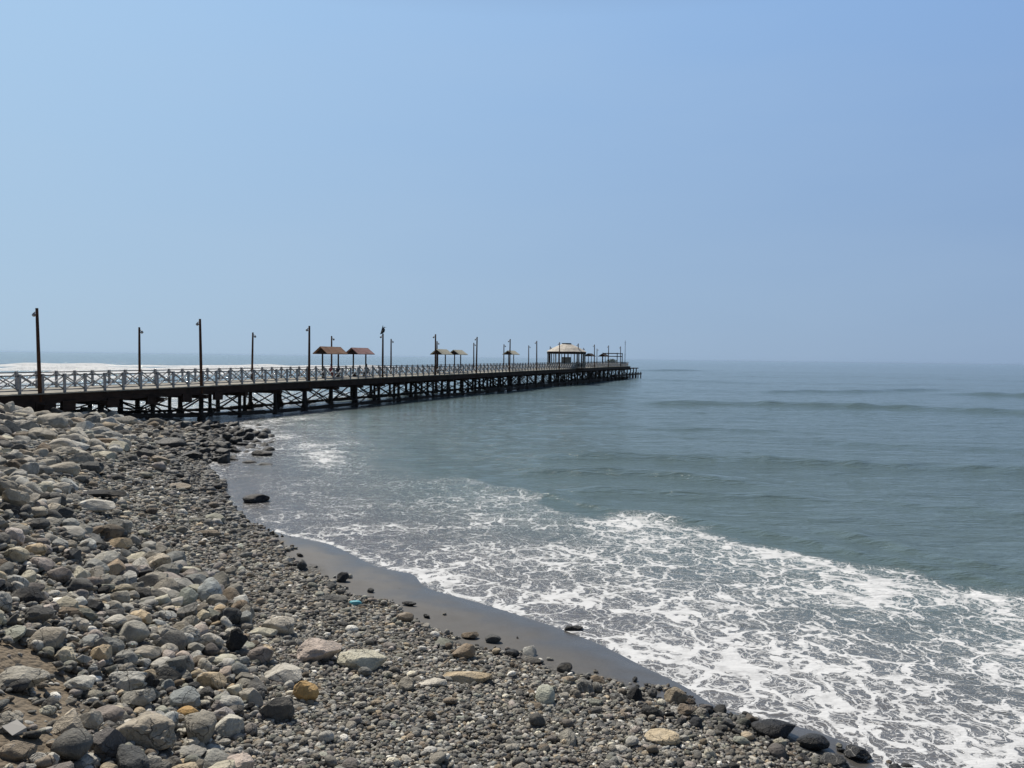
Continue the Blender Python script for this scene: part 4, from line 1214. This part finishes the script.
SHN = {}
for m_ in R_ME: SHN[m_.name] = 'rounded'
for m_ in A_ME: SHN[m_.name] = 'angular'
for m_ in P_ME: SHN[m_.name] = 'pitted'
KEYS = [(k, v_) for k, v_ in {
 'the biggest pitted boulder': (147, 735), 'the orange egg-shaped stone': (188, 715), 'the chunky tan stone': (213, 682), 'the square yellow-tan slab': (102, 656),
 'the dark upright slab': (147, 687), 'the large rounded grey boulder': (132, 635), 'the hollow-topped pale boulder': (129, 686), 'the blocky yellow-orange stone': (306, 692),
 'the smooth light grey boulder': (281, 627), 'the whitish cracked boulder': (363, 661), 'the pinkish angular boulder': (318, 653), 'the dark leaning stone': (236, 643),
 'the cream oval stone': (222, 661), 'the pinkish flat-topped stone': (42, 567), 'the yellowish round stone': (17, 557), 'the dark grey oval boulder': (78, 588), 'the black humped boulder': (28, 598),
 'the yellow-brown angular stone': (119, 545), 'the broad pale flat slab': (93, 508), 'the long black stone': (96, 495), 'the light-topped long block': (102, 457), 'the rounded beige boulder': (60, 469),
 'the large beige boulder': (40, 436), 'the wet black domed rock': (257, 498), 'the greenish block': (213, 519), 'the black wet block': (192, 456), 'the bright white stone': (171, 424),
 'the olive-tan rock pair': (680, 704), 'the smooth tan-orange boulder': (662, 740), 'the large glossy black rock': (775, 730), 'the long tan slab': (467, 679), 'the olive-grey upright rock': (465, 653),
 'the boulder half buried in dirt': (20, 682), 'the twin peaked boulders': (79, 728), 'the outlying black rocks': (262, 455), 'the dark grey fin-shaped stone': (277, 711)}.items()]
used = set(q.get('lab') for q in hand)
taken = {}
def auto_label(q):
    shape = SHN[q['me'].name]
    if q['c']/q['a'] < .5: shape = 'flat ' + shape
    elif q['b']/q['a'] < .7: shape = 'long ' + shape
    ds = sorted(((q['px']-v_[0])**2 + ((q['py']-v_[1])*1.3)**2, k, v_) for k, v_ in KEYS)
    for d_, k, v_ in ds[:4]:
        dx, dy = q['px']-v_[0], q['py']-v_[1]
        far_ = '' if d_ < 22**2 else ('further ' if d_ < 50**2 else 'well ')
        if abs(dy) > abs(dx): rel_ = 'uphill of' if False else ('behind' if dy < 0 else 'in front of')
        else: rel_ = 'right of' if dx > 0 else 'left of'
        if far_: far_ = {'further ': 'somewhat ', 'well ': 'far '}[far_]
        for sz_ in ('',):
            w_ = q['size']; sz_ = 'small' if w_ < 11 else ('medium' if w_ < 17 else ('large' if w_ < 26 else 'very large'))
            lab = f"{sz_} {q['tone']} {shape} stone {far_}{rel_} {k}".replace('the dark grey fin-shaped', 'the fin-shaped')
            if lab not in used: used.add(lab); return lab
    base = lab
    for o_ in ('second', 'third', 'fourth', 'fifth', 'sixth', 'seventh', 'eighth', 'ninth'):
        l2_ = f'{o_} {base}'
        if l2_ not in used: used.add(l2_); return l2_
    return base
GRP = 'stones and boulders on the beach'
for q in placed:
    if id(q) not in chosen: continue
    o = link('beach_stone', q['me'])
    o.location = (q['x'], q['y'], q['z']); o.scale = (q['a'], q['b'], q['c']); o.rotation_euler = (q['tilt'][0], q['tilt'][1], q['yaw'])
    c = tone_rgb(q['tone'], q['y'], q['hand'])
    o.color = (*c, 1 - wetness(q))
    tag(o, q['lab'] if q['hand'] else auto_label(q), 'stone' if q['size'] < 22 else 'boulder', GRP)

# the rest of the cobbles: one mass
def rotmat(yaw, t0, t1):
    cy, sy_ = np.cos(yaw), np.sin(yaw); cx, sx_ = np.cos(t0), np.sin(t0); cz, sz_ = np.cos(t1), np.sin(t1)
    n_ = len(yaw); Rz = np.zeros((n_, 3, 3)); Rz[:, 0, 0] = cy; Rz[:, 0, 1] = -sy_; Rz[:, 1, 0] = sy_; Rz[:, 1, 1] = cy; Rz[:, 2, 2] = 1
    Rx = np.zeros((n_, 3, 3)); Rx[:, 0, 0] = 1; Rx[:, 1, 1] = cx; Rx[:, 1, 2] = -sx_; Rx[:, 2, 1] = sx_; Rx[:, 2, 2] = cx
    Ry = np.zeros((n_, 3, 3)); Ry[:, 1, 1] = 1; Ry[:, 0, 0] = cz; Ry[:, 0, 2] = sz_; Ry[:, 2, 0] = -sz_; Ry[:, 2, 2] = cz
    return Rz @ Ry @ Rx
def mass(name, groups, label_mat):
    Vs, Fs, Cs, Ws = [], [], [], []; base = 0
    for (V_, F_), P_, S_, Rm, C_, W_ in groups:
        if len(P_) == 0: continue
        X = np.einsum('nij,nvj->nvi', Rm, V_[None]*S_[:, None, :]) + P_[:, None, :]
        nv = len(V_); n_ = len(P_)
        Vs.append(X.reshape(-1, 3).astype(np.float32))
        Fs.append((F_[None] + (base + np.arange(n_)*nv)[:, None, None]).reshape(-1, 3).astype(np.int32))
        Cs.append(np.repeat(C_, nv, 0).astype(np.float32)); Ws.append(np.repeat(W_, nv).astype(np.float32)); base += nv*n_
    me_ = np_mesh(name, np.concatenate(Vs), faces_tri=np.concatenate(Fs))
    add_attr(me_, 'tone', np.concatenate(Cs), 'FLOAT_COLOR'); add_attr(me_, 'wet', np.concatenate(Ws))
    return tag(link(name, me_, label_mat), kind='stuff')
groups = []
restq = [q for q in placed if id(q) not in chosen]
for L_ in (ROUND2, ANG2):
    for sh_ in L_:
        qs = [q for q in restq if q['low'] is sh_]
        if not qs: continue
        groups.append((sh_, np.array([(q['x'], q['y'], q['z']) for q in qs]), np.array([(q['a'], q['b'], q['c']) for q in qs]),
                       rotmat(np.array([q['yaw'] for q in qs]), np.array([q['tilt'][0] for q in qs]), np.array([q['tilt'][1] for q in qs])),
                       np.array([tone_rgb(q['tone'], q['y']) for q in qs]), np.array([wetness(q) for q in qs])))
tag(mass('cobbles', groups, M_STONES), 'cobbles filling the gaps between the larger stones', 'cobbles')

# pebbles
PB_T = np.array([TONES[t] for t in ['grey']*6 + ['warm grey']*5 + ['dark grey']*4 + ['pale grey']*3 + ['brown']*2 + ['greenish grey']*2 + ['bluish grey']*2 + ['pinkish grey'] + ['mauve grey']*2 + ['cream', 'tan', 'white']])
PB_T = PB_T.mean(1, keepdims=True)*np.array([1.02, 1.0, .965])*.15 + PB_T*.85
P_, S_, T_ = [], [], []
y = 5.2
rows = []
while y < 56:
    dia = max(.048, 3.1*y/F)
    rows.append((y, dia)); y += dia*.62
allp = []
for y, dia in rows:
    x0, x1 = -.78*y - 1.5, min(6.0, .45*y)
    n_ = int((x1-x0)/(dia*.92))
    xx = x0 + (np.arange(n_) + RNG.random(n_)*.9)*(x1-x0)/n_
    yy = y + (RNG.random(n_)-.5)*dia*.9
    allp.append(np.stack([xx, yy, np.full(n_, dia)], 1))
A_ = np.concatenate(allp)
zz_ = hgt(A_[:, 0], A_[:, 1]); dd_ = sdi(A_[:, 0], A_[:, 1]); pp_ = proj(np.stack([A_[:, 0], A_[:, 1], zz_], 1))
ey_ = np.interp(pp_[:, 0], [160, 215, 235, 262, 300, 350, 400, 450, 520, 600, 680, 740, 800, 870], [416, 440, 503, 530, 566, 596, 614, 642, 664, 684, 703, 724, 745, 772])
nn_ = fbm(A_[:, 0]*1.6, A_[:, 1]*1.6, 8)
keep = (pp_[:, 0] > -120) & (pp_[:, 1] < 880) & (dd_ > .06)
keep &= (pp_[:, 0] < 160) | (pp_[:, 1] - ey_ + (nn_-.5)*44 > -3 + 6*RNG.random(len(A_)))
isd = dirt_at(pp_ + np.stack([(nn_-.5)*60, (nn_-.5)*50], 1))
keep &= ~(isd & (RNG.random(len(A_)) < .86))
keep &= ~((zoneA(pp_) > 12) & (pp_[:, 1] > 525) & (RNG.random(len(A_)) < .45))
A_, zz_, dd_ = A_[keep], zz_[keep], dd_[keep]
N_ = len(A_)
dia = A_[:, 2]*np.exp(RNG.normal(size=N_)*.34)*.56
big = RNG.random(N_) < .06; dia = np.where(big, dia*1.7, dia)
inA = (zoneA(proj(np.stack([A_[:, 0], A_[:, 1], zz_], 1))) > 8)
dia = np.where(inA, dia*RNG.uniform(.9, 1.7, N_), dia)
asp = RNG.uniform(.6, 1, N_); fl = RNG.uniform(.35, .7, N_)
Sx = np.stack([dia, dia*asp, dia*fl], 1)
Px = np.stack([A_[:, 0], A_[:, 1], zz_ + Sx[:, 2]*RNG.uniform(.3, 1.3, N_)], 1)
Rm = rotmat(RNG.uniform(0, 6.28, N_), RNG.normal(size=N_)*.25, RNG.normal(size=N_)*.25)
Cx = PB_T[RNG.integers(len(PB_T), size=N_)]*(.58 + 1.15*RNG.random((N_, 1))**1.3)
Wx = np.clip(1-(dd_-np.where(A_[:, 1] < 26, .5, 1.6))/1.3, 0, 1)*.65
sel0 = A_[:, 1] < 19
si = RNG.integers(96, size=N_)
groups = []
for k, sh_ in enumerate(PEB1):
    m_ = sel0 & (si % 12 == k); groups.append((sh_, Px[m_], Sx[m_], Rm[m_], Cx[m_], Wx[m_]))
for k, sh_ in enumerate(PEB0):
    m_ = ~sel0 & (si % 8 == k); groups.append((sh_, Px[m_], Sx[m_], Rm[m_], Cx[m_], Wx[m_]))
tag(mass('pebbles', groups, M_STONES), 'grey shingle of small rounded pebbles covering the beach', 'pebbles')
print('pebbles', N_)

# ------------------------------------------------------------------ litter: pale board, turquoise scrap
g = ground(9, 742)
mb = MB(); mb.box(-.22, .1, -.06, .06, 0, .03, .012)
bo = mb.build('weathered_board', NT('bleached_wood').out(Base_Color=(.36, .35, .33), Roughness=.9)); bo.location = (g[0]-.02, g[1]+.1, g[2]+.05); bo.rotation_euler = (.12, .16, -.55)
tag(bo, 'short bleached white board lying on the dirt at the picture edge', 'board')
g = ground(355, 606)
v_, f_ = stone_shape(2, 901, 10, .3)
sc_ = link('plastic_scrap', np_mesh('plastic_scrap', v_, f_), NT('turquoise_plastic').out(Base_Color=(.10, .36, .42), Roughness=.4))
sc_.location = (g[0], g[1], g[2]+.05); sc_.scale = (.15, .1, .08); tag(sc_, 'crumpled turquoise plastic scrap among dark stones by the wet sand', 'litter')
